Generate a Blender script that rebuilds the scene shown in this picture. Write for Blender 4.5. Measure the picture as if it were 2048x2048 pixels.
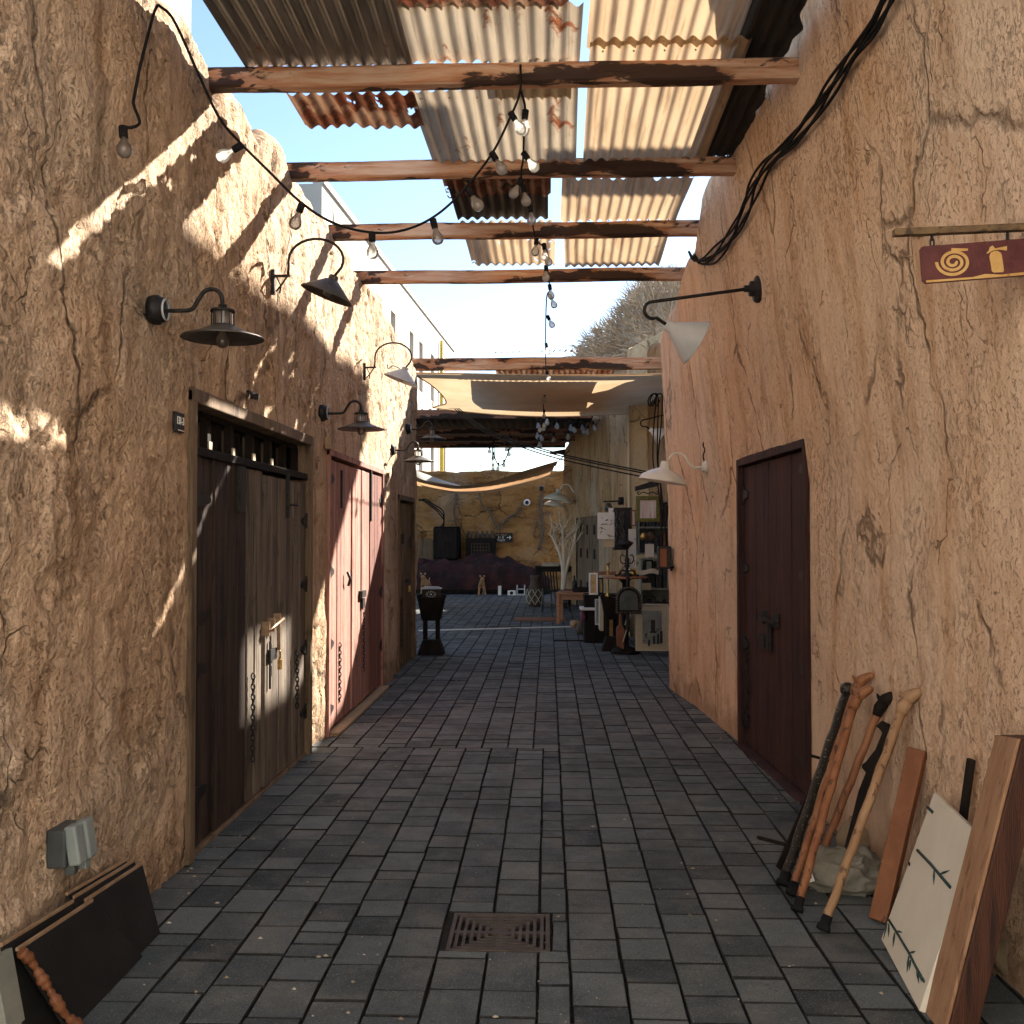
import bpy, math, random
import numpy as np
from mathutils import Vector, Matrix
R = math.radians
random.seed(7)
rng = np.random.RandomState(11)
for o in list(bpy.data.objects): bpy.data.objects.remove(o)
scene = bpy.context.scene
COL = scene.collection

# ------------------------------------------------------------ camera, sky, sun, exposure
CAM_H = 1.6
PITCH, YAW = R(1.26), R(2.04)
cam_d = bpy.data.cameras.new('camera'); cam = bpy.data.objects.new('camera', cam_d); COL.objects.link(cam)
cam_d.sensor_width = 36; cam_d.lens = 36; cam_d.clip_start = 0.05; cam_d.clip_end = 2000
cam.location = (0, 0, CAM_H); cam.rotation_euler = (R(90) + PITCH, 0, YAW)
scene.camera = cam
scene.render.resolution_x = scene.render.resolution_y = 1024

SUN_K, SUN_R = 1.1, 1.35                 # rise per metre across the alley; metres along the alley per metre of drop
to_sun = Vector((1.0, SUN_K * SUN_R, SUN_K)).normalized()
SUN_EL = math.asin(to_sun.z); SUN_AZ = math.atan2(to_sun.x, to_sun.y)
world = bpy.data.worlds.new("World"); scene.world = world; world.use_nodes = True
wn = world.node_tree; wn.nodes.clear()
wo = wn.nodes.new('ShaderNodeOutputWorld'); wb = wn.nodes.new('ShaderNodeBackground')
sk = wn.nodes.new('ShaderNodeTexSky'); sk.sky_type = 'NISHITA'; sk.sun_disc = False
sk.sun_elevation = SUN_EL; sk.sun_rotation = SUN_AZ; sk.air_density = 1.0; sk.dust_density = 0.3; sk.ozone_density = 2.0
wb.inputs['Strength'].default_value = 0.05
wn.links.new(sk.outputs[0], wb.inputs[0]); wn.links.new(wb.outputs[0], wo.inputs[0])
sd = bpy.data.lights.new('sun', 'SUN'); sun = bpy.data.objects.new('sun', sd); COL.objects.link(sun)
sd.energy = 4.2; sd.angle = R(0.5); sd.color = (1.0, 0.915, 0.79)
sun.location = (20, 30, 40)
sun.rotation_euler = (-to_sun).to_track_quat('-Z', 'Y').to_euler()
vs = scene.view_settings
vs.view_transform = 'Standard'; vs.look = 'None'; vs.exposure = 2.48; vs.gamma = 1.0

# ------------------------------------------------------------ photograph pixel -> place in the alley
_rot = cam.rotation_euler.to_matrix()
def ray(x, y): return _rot @ Vector(((x - 1024) / 2048, -(y - 1024) / 2048, -1.0))
def aY(x, y, Y):
    d = ray(x, y); t = Y / d.y; return Vector((0, 0, CAM_H)) + d * t
def aX(x, y, X):
    d = ray(x, y); t = X / d.x; return Vector((0, 0, CAM_H)) + d * t
def aZ(x, y, Z):
    d = ray(x, y); t = (Z - CAM_H) / d.z; return Vector((0, 0, CAM_H)) + d * t

# ------------------------------------------------------------ numpy noise
_T = rng.rand(64, 64, 64)
def vnoise(p):
    i = np.floor(p).astype(int); f = p - i; u = f * f * f * (f * (f * 6 - 15) + 10)
    i0 = i & 63; i1 = (i + 1) & 63
    x0, y0, z0 = i0.T; x1, y1, z1 = i1.T; ux, uy, uz = u.T
    a = _T[x0, y0, z0] * (1 - ux) + _T[x1, y0, z0] * ux
    b = _T[x0, y1, z0] * (1 - ux) + _T[x1, y1, z0] * ux
    c = _T[x0, y0, z1] * (1 - ux) + _T[x1, y0, z1] * ux
    d = _T[x0, y1, z1] * (1 - ux) + _T[x1, y1, z1] * ux
    return (a * (1 - uy) + b * uy) * (1 - uz) + (c * (1 - uy) + d * uy) * uz
def fbm(p, octv=4, gain=.5):
    s = 0; a = 1; t = 0
    for k in range(octv):
        s = s + a * vnoise(p * 2.03 ** k + 17.3 * k); t += a; a *= gain
    return s / t
def sstep(a, b, x):
    t = np.clip((x - a) / (b - a), 0, 1); return t * t * (3 - 2 * t)

# ------------------------------------------------------------ mesh builder
class MB:
    def __init__(s): s.v = []; s.f = []; s.sm = []
    def add(s, vs_, fs, smooth=False):
        b = len(s.v); s.v += [tuple(v) for v in vs_]
        for f in fs: s.f.append([i + b for i in f]); s.sm.append(smooth)
        return s
    def box(s, c, size, rot=None, taper=1.0):
        hx, hy, hz = [d / 2 for d in size]; c = Vector(c)
        P = [(-hx, -hy, -hz), (hx, -hy, -hz), (hx, hy, -hz), (-hx, hy, -hz)]
        P += [(a * taper, b * taper, hz) for a, b, _ in P]
        P = [Vector(p) for p in P]
        if rot is not None: P = [rot @ p for p in P]
        return s.add([c + p for p in P], [(3, 2, 1, 0), (4, 5, 6, 7), (0, 1, 5, 4), (1, 2, 6, 5), (2, 3, 7, 6), (3, 0, 4, 7)])
    def bar(s, a, b, w, h, up=(0, 0, 1), w2=None, h2=None):
        a = Vector(a); b = Vector(b); d = (b - a).normalized(); up = Vector(up)
        x = d.cross(up); x = x.normalized() if x.length > 1e-5 else Vector((1, 0, 0)); z = x.cross(d).normalized()
        w2 = w if w2 is None else w2; h2 = h if h2 is None else h2
        P = [a + x * i * w / 2 + z * j * h / 2 for i, j in ((-1, -1), (1, -1), (1, 1), (-1, 1))]
        P += [b + x * i * w2 / 2 + z * j * h2 / 2 for i, j in ((-1, -1), (1, -1), (1, 1), (-1, 1))]
        return s.add(P, [(0, 1, 2, 3), (7, 6, 5, 4), (0, 4, 5, 1), (1, 5, 6, 2), (2, 6, 7, 3), (3, 7, 4, 0)])
    def tube(s, pts, r, n=8, cap=True, closed=False):
        pts = [Vector(p) for p in pts]; m = len(pts)
        rs = r if isinstance(r, (list, tuple)) else [r] * m
        ref = None; V = []; F = []
        for i, p in enumerate(pts):
            if closed: t = pts[(i + 1) % m] - pts[i - 1]
            else: t = pts[min(i + 1, m - 1)] - pts[max(i - 1, 0)]
            t = t.normalized() if t.length > 1e-9 else Vector((0, 0, 1))
            if ref is None:
                ref = t.cross(Vector((0, 0, 1)))
                if ref.length < .05: ref = t.cross(Vector((0, 1, 0)))
            ref = (ref - t * ref.dot(t)).normalized(); bn = t.cross(ref)
            for k in range(n):
                a = 2 * math.pi * k / n; V.append(p + (ref * math.cos(a) + bn * math.sin(a)) * rs[i])
        for i in range(m if closed else m - 1):
            j = (i + 1) % m
            for k in range(n): F.append((i * n + k, i * n + (k + 1) % n, j * n + (k + 1) % n, j * n + k))
        s.add(V, F, True)
        if cap and not closed:
            b = len(s.v) - len(V)
            s.f.append([b + k for k in range(n)][::-1]); s.sm.append(False)
            s.f.append([b + (m - 1) * n + k for k in range(n)]); s.sm.append(False)
        return s
    def lathe(s, prof, o=(0, 0, 0), axis=(0, 0, 1), n=24, smooth=True, sx=1.0):
        o = Vector(o); q = Vector((0, 0, 1)).rotation_difference(Vector(axis).normalized())
        V = []; F = []; m = len(prof)
        for r, z in prof:
            for k in range(n):
                a = 2 * math.pi * k / n; V.append(o + q @ Vector((max(r, 1e-4) * math.cos(a) * sx, max(r, 1e-4) * math.sin(a), z)))
        for i in range(m - 1):
            for k in range(n): F.append((i * n + k, i * n + (k + 1) % n, (i + 1) * n + (k + 1) % n, (i + 1) * n + k))
        return s.add(V, F, smooth)
    def prism(s, poly, t, o=(0, 0, 0), ux=(1, 0, 0), uy=(0, 0, 1)):
        o = Vector(o); ux = Vector(ux); uy = Vector(uy); nz = ux.cross(uy).normalized(); n = len(poly)
        A = [o + ux * a + uy * b + nz * t / 2 for a, b in poly]; B = [p - nz * t for p in A]
        return s.add(A + B, [tuple(range(n)), tuple(range(2 * n - 1, n - 1, -1))] + [(i, i + n, (i + 1) % n + n, (i + 1) % n) for i in range(n)])
    def ball(s, c, r, n=12, m=8, sc=(1, 1, 1)):
        c = Vector(c); V = []; F = []
        for i in range(m + 1):
            th = math.pi * i / m
            for k in range(n):
                ph = 2 * math.pi * k / n
                V.append(c + Vector((r * sc[0] * math.sin(th) * math.cos(ph), r * sc[1] * math.sin(th) * math.sin(ph), r * sc[2] * math.cos(th))))
        for i in range(m):
            for k in range(n): F.append((i * n + k, (i + 1) * n + k, (i + 1) * n + (k + 1) % n, i * n + (k + 1) % n))
        return s.add(V, F, True)
    def grid(s, Pts, nu, nv, smooth=True, keep=None):
        b = len(s.v); s.v += [tuple(p) for p in Pts]
        for i in range(nu - 1):
            for j in range(nv - 1):
                if keep is None or keep(i, j):
                    s.f.append([b + i * nv + j, b + (i + 1) * nv + j, b + (i + 1) * nv + j + 1, b + i * nv + j + 1]); s.sm.append(smooth)
        return s
    def mesh(s, name, off=(0, 0, 0), mat=None):
        me = bpy.data.meshes.new(name); off = Vector(off)
        me.from_pydata([(v[0] - off.x, v[1] - off.y, v[2] - off.z) for v in s.v], [], s.f)
        me.polygons.foreach_set('use_smooth', s.sm)
        if mat: me.materials.append(mat)
        me.update(); return me

def root_loc(p):
    v = Vector((0, 0, 0))
    while p is not None: v += p.location; p = p.parent
    return v
def tag(o, label, cat, group=None):
    o['label'] = label; o['category'] = cat; o['kind'] = 'thing'
    if group: o['group'] = group
    return o
def thing(name, label, cat, loc=(0, 0, 0), rotz=0, group=None):
    o = bpy.data.objects.new(name, None); COL.objects.link(o); o.empty_display_size = .1
    o.location = loc; o.rotation_euler = (0, 0, rotz); return tag(o, label, cat, group)
def part(name, mb, mat, parent, local=False, bevel=0, label=None):
    me = mb.mesh(name, (0, 0, 0) if local else root_loc(parent), mat)
    o = bpy.data.objects.new(name, me); COL.objects.link(o); o.parent = parent
    if bevel: add_bevel(o, bevel)
    if label: o['label'] = label
    return o
def add_bevel(o, w):
    m = o.modifiers.new('bevel', 'BEVEL'); m.width = w; m.segments = 2; m.limit_method = 'ANGLE'; m.angle_limit = R(40)
def solo(name, mb, mat, label, cat, group=None, bevel=0):
    a = np.array(mb.v); off = ((a[:, 0].min() + a[:, 0].max()) / 2, (a[:, 1].min() + a[:, 1].max()) / 2, a[:, 2].min())
    o = bpy.data.objects.new(name, mb.mesh(name, off, mat)); COL.objects.link(o); o.location = off
    if bevel: add_bevel(o, bevel)
    return tag(o, label, cat, group)
def struct(name, mb, mat):
    o = bpy.data.objects.new(name, mb.mesh(name, (0, 0, 0), mat)); COL.objects.link(o); o['kind'] = 'structure'; return o
def copy_tree(o, parent=None):
    c = o.copy(); COL.objects.link(c)
    if parent is not None: c.parent = parent
    for ch in list(o.children): copy_tree(ch, c)
    return c
def spline(ctrl, n=8):
    P = [Vector(p) for p in ctrl]; out = []
    Q = [P[0] * 2 - P[1]] + P + [P[-1] * 2 - P[-2]]
    for i in range(1, len(Q) - 2):
        a, b, c, d = Q[i - 1], Q[i], Q[i + 1], Q[i + 2]
        for k in range(n):
            t = k / n
            out.append(.5 * ((2 * b) + (c - a) * t + (2 * a - 5 * b + 4 * c - d) * t * t + (3 * b - a - 3 * c + d) * t ** 3))
    out.append(P[-1]); return out

# ------------------------------------------------------------ materials
class Mat:
    def __init__(s, name):
        s.m = bpy.data.materials.new(name); s.m.use_nodes = True; s.t = s.m.node_tree
        s.b = s.t.nodes['Principled BSDF']; s.out = s.t.nodes['Material Output']
        s.b.inputs['Specular IOR Level'].default_value = .3
        s.co = s.t.nodes.new('ShaderNodeTexCoord').outputs['Object']
    def L(s, a, b): s.t.links.new(a, b)
    def put(s, inp, v):
        if isinstance(v, bpy.types.NodeSocket): s.L(v, inp)
        elif v is not None:
            try: inp.default_value = v
            except Exception: inp.default_value = (*v, 1)
    def math(s, op, a, b=None, clamp=False):
        n = s.t.nodes.new('ShaderNodeMath'); n.operation = op; n.use_clamp = clamp
        s.put(n.inputs[0], a)
        if b is not None: s.put(n.inputs[1], b)
        return n.outputs[0]
    def vmath(s, op, a, b):
        n = s.t.nodes.new('ShaderNodeVectorMath'); n.operation = op; s.put(n.inputs[0], a); s.put(n.inputs[1], b); return n.outputs[0]
    def scale(s, vec, k):
        n = s.t.nodes.new('ShaderNodeMapping'); s.L(vec, n.inputs[0]); n.inputs['Scale'].default_value = k; return n.outputs[0]
    def noise(s, sc, detail=4, rough=.55, st=None, co=None, dist=0, color=False):
        n = s.t.nodes.new('ShaderNodeTexNoise'); c = co or s.co
        if st: c = s.scale(c, st)
        s.L(c, n.inputs['Vector']); n.inputs['Scale'].default_value = sc; n.inputs['Detail'].default_value = detail
        n.inputs['Roughness'].default_value = rough; n.inputs['Distortion'].default_value = dist
        return n.outputs['Color'] if color else n.outputs[0]
    def warp(s, sc, amt, co=None):
        c = co or s.co; n = s.noise(sc, 3, co=c, color=True)
        d = s.vmath('SUBTRACT', n, (.5, .5, .5)); d = s.vmath('MULTIPLY', d, (amt, amt, amt)); return s.vmath('ADD', c, d)
    def ramp(s, f, lo, hi, a=0.0, b=1.0):
        n = s.t.nodes.new('ShaderNodeMapRange'); n.interpolation_type = 'SMOOTHSTEP'; s.L(f, n.inputs[0])
        n.inputs[1].default_value = lo; n.inputs[2].default_value = hi; n.inputs[3].default_value = a; n.inputs[4].default_value = b
        return n.outputs[0]
    def mix(s, f, a, b):
        n = s.t.nodes.new('ShaderNodeMix'); n.data_type = 'RGBA'; s.put(n.inputs[0], f); s.put(n.inputs[6], a if isinstance(a, bpy.types.NodeSocket) else (*a, 1))
        s.put(n.inputs[7], b if isinstance(b, bpy.types.NodeSocket) else (*b, 1)); return n.outputs[2]
    def voro_edge(s, sc, co=None, st=None):
        n = s.t.nodes.new('ShaderNodeTexVoronoi'); n.feature = 'DISTANCE_TO_EDGE'; c = co or s.co
        if st: c = s.scale(c, st)
        s.L(c, n.inputs['Vector']); n.inputs['Scale'].default_value = sc; return n.outputs['Distance']
    def color(s, v): s.put(s.b.inputs['Base Color'], v if isinstance(v, bpy.types.NodeSocket) else (*v, 1)); return s
    def rough(s, v): s.put(s.b.inputs['Roughness'], v); return s
    def metal(s, v): s.put(s.b.inputs['Metallic'], v); return s
    def bump(s, h, strength=1.0, dist=1.0):
        n = s.t.nodes.new('ShaderNodeBump'); n.inputs['Strength'].default_value = strength; n.inputs['Distance'].default_value = dist
        s.L(h, n.inputs['Height']); s.L(n.outputs[0], s.b.inputs['Normal']); return s
    def sum(s, *terms):
        r = None
        for sock, k in terms:
            x = s.math('MULTIPLY', sock, k); r = x if r is None else s.math('ADD', r, x)
        return r

def mottle(name, c1, c2, sc=6, st=None, rough=.7, bump=.002, bsc=40, metal=0, c3=None, sc3=3, lo=.55, hi=.7, st3=None, amt=.8):
    m = Mat(name); c = m.mix(m.ramp(m.noise(sc, 5, .6, st), .35, .65), c1, c2)
    if c3: c = m.mix(m.ramp(m.noise(sc3, 5, .65, st3 or st), lo, hi, 0, amt), c, c3)
    m.color(c).rough(rough).metal(metal)
    if bump: m.bump(m.math('MULTIPLY', m.noise(bsc, 4, .6, st), bump))
    return m.m

def plaster(name, c1, c2, c3, crack=1.0, relief=1.0, vstretch=.35, horiz=False):
    m = Mat(name)
    st = (1, 1, vstretch) if not horiz else (.35, .35, 1.4)
    c = m.mix(m.ramp(m.noise(1.1, 5, .6, st), .35, .66), c1, c2)
    c = m.mix(m.ramp(m.noise(3.2, 6, .65, (1.5, 1.5, .3) if not horiz else (.5, .5, 2)), .47, .70, 0, .85), c, c3)
    c = m.mix(m.ramp(m.noise(2.0, 6, .7, (3.2, 3.2, .28) if not horiz else (.8, .8, 1.2), co=m.warp(1.3, .25)), .55, .70, 0, .45), c, [k * .6 for k in c3])
    c = m.mix(m.ramp(m.noise(9, 6, .7, (1, 1, .6)), .52, .78, 0, .5), c, [min(1, k * 1.35) for k in c1])
    w = m.warp(2.6, .26); w = m.warp(13, .07, w)
    e1 = m.voro_edge(1.0, w, (1, 1, .42) if not horiz else (.8, .8, .8))
    gate = m.ramp(m.noise(1.4, 3), .44, .56)
    cr = m.math('MULTIPLY', m.ramp(e1, .0, .017, 1, 0), gate)
    e2 = m.voro_edge(2.9, w, (1.2, 1.2, .5)); g2 = m.ramp(m.noise(2.3, 3), .53, .62)
    cr2 = m.math('MULTIPLY', m.ramp(e2, .0, .016, 1, 0), g2)
    cr = m.math('MAXIMUM', cr, m.math('MULTIPLY', cr2, .8))
    c = m.mix(m.math('MULTIPLY', cr, .75 * min(1, crack)), c, [k * .16 for k in c3])
    pit = m.ramp(m.noise(38, 5, .68, (1, 1, .55), co=m.warp(7, .12)), .50, .72)
    pitgate = m.ramp(m.noise(2.2, 4, .6, (1, 1, .5)), .40, .60)
    pits = m.math('MULTIPLY', pit, pitgate)
    c = m.mix(m.math('MULTIPLY', pits, .38), c, [k * .35 for k in c3])
    f1 = m.noise(54, 6, .80, (1, 1, .8), co=m.warp(9, .07)); f2 = m.noise(115, 3, .7)
    fg = m.ramp(m.noise(3.1, 4, .6, (1, 1, .5)), .30, .62, .25, 1)
    fleck = m.math('MULTIPLY', m.ramp(f1, .54, .70), fg); fleck2 = m.ramp(f2, .60, .72)
    c = m.mix(m.math('MULTIPLY', fleck, .42 * min(1, relief)), c, [k * .30 for k in c3]); c = m.mix(m.math('MULTIPLY', fleck2, .35), c, [k * .4 for k in c3])
    c = m.mix(m.ramp(f1, .40, .28, 0, .35), c, [min(1, k * 1.3) for k in c1])
    c = m.mix(m.ramp(m.noise(.55, 3, co=m.warp(1.0, .5)), .50, .66, 0, .3), c, [(c1[0] + .3) * .52, (c1[0] + .3) * .46, (c1[0] + .3) * .38])
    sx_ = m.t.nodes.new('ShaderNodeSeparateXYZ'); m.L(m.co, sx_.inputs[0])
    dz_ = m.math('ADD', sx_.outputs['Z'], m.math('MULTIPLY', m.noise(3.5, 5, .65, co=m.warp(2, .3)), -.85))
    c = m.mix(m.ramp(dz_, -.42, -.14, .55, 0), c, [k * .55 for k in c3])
    m.color(c).rough(.92); m.b.inputs['Specular IOR Level'].default_value = .12
    stroke = m.noise(5, 6, .6, (8, 8, 1.6) if not horiz else (.6, .6, 8), co=m.warp(1.5, .15))
    h = m.sum((m.noise(14, 6, .65), .022 * relief), (fleck, -.010 * relief), (m.noise(26, 4, .6), .012 * relief), (pits, -.014 * relief), (stroke, .005 * relief), (cr, -.02 * crack), (m.noise(110, 2), .0022 * relief))
    return m.bump(h).m

M = {}
M['plaster_l'] = plaster('ochre plaster rough', (.67, .49, .345), (.55, .375, .245), (.29, .175, .10), 1.0, 1.3)
M['plaster_r'] = plaster('orange ochre plaster', (.71, .52, .37), (.65, .425, .275), (.52, .305, .17), .9, .7)
M['plaster_2'] = plaster('streaked brown plaster', (.46, .30, .17), (.38, .22, .105), (.24, .125, .055), .9, 1.0)
M['plaster_f'] = plaster('golden plaster', (.42, .235, .095), (.34, .17, .058), (.20, .09, .028), 1.0, 1.3, horiz=True)
M['plaster_top'] = plaster('pale coping plaster', (.60, .48, .32), (.54, .41, .26), (.4, .28, .16), .9, .6)
M['plaster_cream'] = plaster('cream plaster', (.62, .50, .32), (.56, .43, .26), (.5, .37, .2), .8, .6)

def paver_mat():
    m = Mat('grey concrete setts')
    a = m.t.nodes.new('ShaderNodeAttribute'); a.attribute_name = 'tone'
    base = m.mix(a.outputs['Fac'], (.021, .031, .036), (.128, .152, .158))
    c = m.mix(m.ramp(m.noise(3.2, 6, .65), .42, .72, 0, .55), base, (.175, .165, .145))
    c = m.mix(m.ramp(m.noise(1.1, 5, .65, co=m.warp(1, .5)), .48, .66, 0, .62), c, (.030, .036, .040))
    c = m.mix(m.ramp(m.noise(1.7, 5, .65, co=m.warp(1.5, .6)), .60, .74, 0, .35), c, (.20, .17, .13))
    c = m.mix(m.ramp(m.noise(150, 3, .7), .56, .68, 0, .7), c, (.27, .28, .275))
    c = m.mix(m.ramp(m.noise(120, 3, .7, co=m.warp(3, .5)), .55, .66, 0, .75), c, (.018, .022, .025))
    c = m.mix(m.ramp(m.noise(19, 3, co=m.warp(5, .6)), .75, .78, 0, .5), c, (.40, .40, .38))
    m.color(c).rough(m.ramp(m.noise(9, 4), .3, .7, .62, .85)); m.b.inputs['Specular IOR Level'].default_value = .35
    return m.bump(m.sum((m.noise(170, 3, .6), .0022), (m.noise(28, 4), .004))).m
M['paver'] = paver_mat()
M['sand'] = mottle('joint sand', (.022, .021, .02), (.045, .041, .036), 20, rough=.95, bump=.004, bsc=90)

def wood_beam(name, fresh, worn, dark, axis='x', dk=.5):
    m = Mat(name); st = {'x': (.5, 9, 9), 'y': (9, .5, 9), 'z': (9, 9, .5)}[axis]
    st2 = {'x': (1.0, 5, 5), 'y': (5, 1.0, 5), 'z': (5, 5, 1.0)}[axis]
    c = m.mix(m.ramp(m.noise(3.2, 6, .6, st, co=m.warp(1.5, .1)), .3, .7), fresh, worn)
    c = m.mix(m.ramp(m.noise(1.5, 3, .5, st2), .48, .62, 0, .8), c, [k * .62 for k in fresh])
    d = m.noise(1.6, 6, .62, st2, co=m.warp(2.2, .22))
    c = m.mix(m.ramp(d, dk, dk + .05, 0, .95), c, dark)
    g = m.noise(9, 6, .7, st)
    m.color(c).rough(.75)
    return m.bump(m.sum((g, .005), (m.ramp(m.noise(5, 3, .5, st), .62, .68), -.004))).m
M['beam'] = wood_beam('weathered pole timber', (.40, .165, .075), (.54, .38, .27), (.022, .011, .008), 'x', .52)
M['beam2'] = wood_beam('dark red roof timber', (.16, .065, .04), (.24, .13, .085), (.012, .008, .006), 'x', .50)

def door_wood(name, a, b, dark, dk=.6, plank=.0):
    m = Mat(name); st = (12, 12, .35)
    c = m.mix(m.ramp(m.noise(2.5, 6, .65, st, co=m.warp(1.2, .05)), .3, .7), a, b)
    c = m.mix(m.ramp(m.noise(2.2, 5, .6, (5, 5, .5)), dk, dk + .12, 0, .85), c, dark)
    c = m.mix(m.ramp(m.noise(7, 5, .7, st), .57, .66, 0, .8), c, [k * .22 for k in a])
    c = m.mix(m.ramp(m.noise(4.2, 2, .5, (1, 1.3, .02)), .44, .60, 0, .45), c, [k * .5 for k in a])
    c = m.mix(m.ramp(m.noise(5, 6, .7, (10, 10, .6)), .60, .72, 0, .5), c, [min(1, k * 1.7 + .02) for k in b])
    c = m.mix(m.ramp(m.noise(3.3, 5, .7, (1.5, 1.5, .9), co=m.warp(3, .2)), .56, .66, 0, .45), c, [k * .45 for k in dark])
    m.color(c).rough(.78)
    return m.bump(m.sum((m.noise(6, 6, .7, st), .006), (m.ramp(m.noise(9, 3, .5, st), .6, .66), -.004))).m
M['door_dark'] = door_wood('black brown door boards', (.026, .015, .011), (.060, .036, .025), (.008, .006, .005), .5)
M['door_grey'] = door_wood('grey brown door boards', (.125, .095, .072), (.215, .17, .13), (.04, .028, .02), .52)
M['door_pink'] = door_wood('faded red door paint', (.34, .145, .11), (.45, .25, .195), (.14, .055, .045), .54)
M['door_pink_shaded'] = door_wood('faded red door paint darkened for shade', (.20, .075, .06), (.27, .12, .095), (.09, .03, .025), .55)  # faded red darkened: shade of the third leaf put into the colour
M['door_maroon'] = door_wood('maroon door paint', (.038, .012, .010), (.062, .020, .016), (.014, .006, .006), .52)
M['door_olive'] = door_wood('brown old door boards', (.16, .10, .055), (.21, .14, .085), (.05, .03, .018), .52)
M['frame_wood'] = door_wood('brown frame boards', (.17, .115, .07), (.23, .16, .10), (.05, .03, .02), .55)

M['iron'] = mottle('black iron', (.012, .011, .011), (.03, .027, .026), 30, rough=.55, bump=.001, bsc=120, metal=.3)
M['iron_worn'] = mottle('worn dark lamp metal', (.055, .05, .046), (.10, .09, .08), 14, rough=.5, bump=.001, bsc=90, metal=.4, c3=(.02, .016, .014), sc3=9)
M['brass'] = mottle('old brass', (.55, .36, .12), (.40, .24, .07), 20, rough=.35, metal=1, bump=.001)
M['steel_rust'] = mottle('bolt steel', (.42, .30, .20), (.30, .19, .11), 25, rough=.45, metal=.7, bump=.001)
M['rubber'] = mottle('black cable rubber', (.009, .009, .010), (.016, .015, .015), 30, rough=.85, bump=.0006); M['rubber'].node_tree.nodes['Principled BSDF'].inputs['Specular IOR Level'].default_value = .1
M['enamel'] = mottle('cream enamel', (.62, .58, .50), (.70, .67, .60), 5, rough=.35, bump=.0006, c3=(.38, .30, .20), sc3=5, lo=.62, hi=.72)
M['enamel_grey'] = mottle('pale grey metal', (.40, .42, .43), (.48, .50, .51), 6, rough=.45, bump=.0006)
M['grey_plastic'] = mottle('grey plastic', (.20, .23, .225), (.23, .26, .25), 8, rough=.45, bump=.0004)
M['grey_plastic_dark'] = mottle('dark grey plastic', (.05, .058, .058), (.065, .072, .07), 8, rough=.5, bump=.0004)

def sheet_mat(name, a, b, rust, lo, hi, trans=0.0, metal=.0, st=(3, .6, 1), darkb=None):
    m = Mat(name)
    c = m.mix(m.ramp(m.noise(2.2, 5, .6, st), .3, .7), a, b)
    r = m.ramp(m.noise(2.4, 7, .68, (1.6, 1, 1), co=m.warp(5, .1)), lo, hi)
    rc = m.mix(m.ramp(m.noise(14, 5, .7), .4, .65), rust, [k * .3 for k in rust])
    c = m.mix(r, c, rc); m.color(c).rough(.65); m.put(m.b.inputs['Metallic'], metal)
    sk_ = m.noise(3.0, 5, .65, (9, .35, 1)); c = m.mix(m.ramp(sk_, .50, .70, 0, .62), c, [k * .32 for k in b]); m.color(c)
    m.bump(m.sum((m.noise(40, 5, .65), .002), (r, .001)))
    if trans:
        t = m.t.nodes.new('ShaderNodeBsdfTranslucent'); m.L(c, t.inputs[0])
        mx = m.t.nodes.new('ShaderNodeMixShader'); mx.inputs[0].default_value = trans
        m.L(m.b.outputs[0], mx.inputs[1]); m.L(t.outputs[0], mx.inputs[2]); m.L(mx.outputs[0], m.out.inputs[0])
    return m.m
M['sheet_dark'] = sheet_mat('galvanised sheet gone dark', (.12, .125, .12), (.24, .245, .235), (.20, .065, .03), .58, .64, .0, .55); M['sheet_dark'].node_tree.nodes['Principled BSDF'].inputs['Roughness'].default_value = .38
M['sheet_mid'] = sheet_mat('aged tan roofing sheet', (.44, .36, .26), (.33, .265, .19), (.26, .085, .035), .58, .66, .32)
M['sheet_rusty'] = sheet_mat('rusty roofing sheet', (.27, .165, .10), (.20, .10, .055), (.15, .042, .018), .42, .55, .24)
M['sheet_tan'] = sheet_mat('tan roofing sheet', (.56, .41, .26), (.47, .33, .20), (.22, .09, .04), .64, .74, .38)
M['sheet_black'] = sheet_mat('soot black roofing sheet', (.012, .012, .012), (.025, .024, .023), (.08, .045, .03), .64, .7)

def cloth(name, a, b, trans, sc=2.0):
    m = Mat(name); c = m.mix(m.ramp(m.noise(sc, 5, .65), .35, .68), a, b); m.color(c).rough(.9)
    m.bump(m.sum((m.noise(220, 2), .0008), (m.noise(9, 4), .006)))
    if trans:
        t = m.t.nodes.new('ShaderNodeBsdfTranslucent'); m.L(c, t.inputs[0])
        mx = m.t.nodes.new('ShaderNodeMixShader'); mx.inputs[0].default_value = trans
        m.L(m.b.outputs[0], mx.inputs[1]); m.L(t.outputs[0], mx.inputs[2]); m.L(mx.outputs[0], m.out.inputs[0])
    return m.m
M['sail'] = cloth('beige sail canvas', (.62, .47, .30), (.54, .39, .23), .42)
M['sail_brown'] = cloth('brown sail canvas', (.56, .34, .19), (.44, .25, .13), .45)
M['fabric_red'] = cloth('dark wine fabric', (.010, .005, .004), (.048, .011, .009), 0, 3)
M['sack'] = cloth('grey green sack cloth', (.15, .14, .11), (.22, .20, .16), 0, 7)

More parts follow.
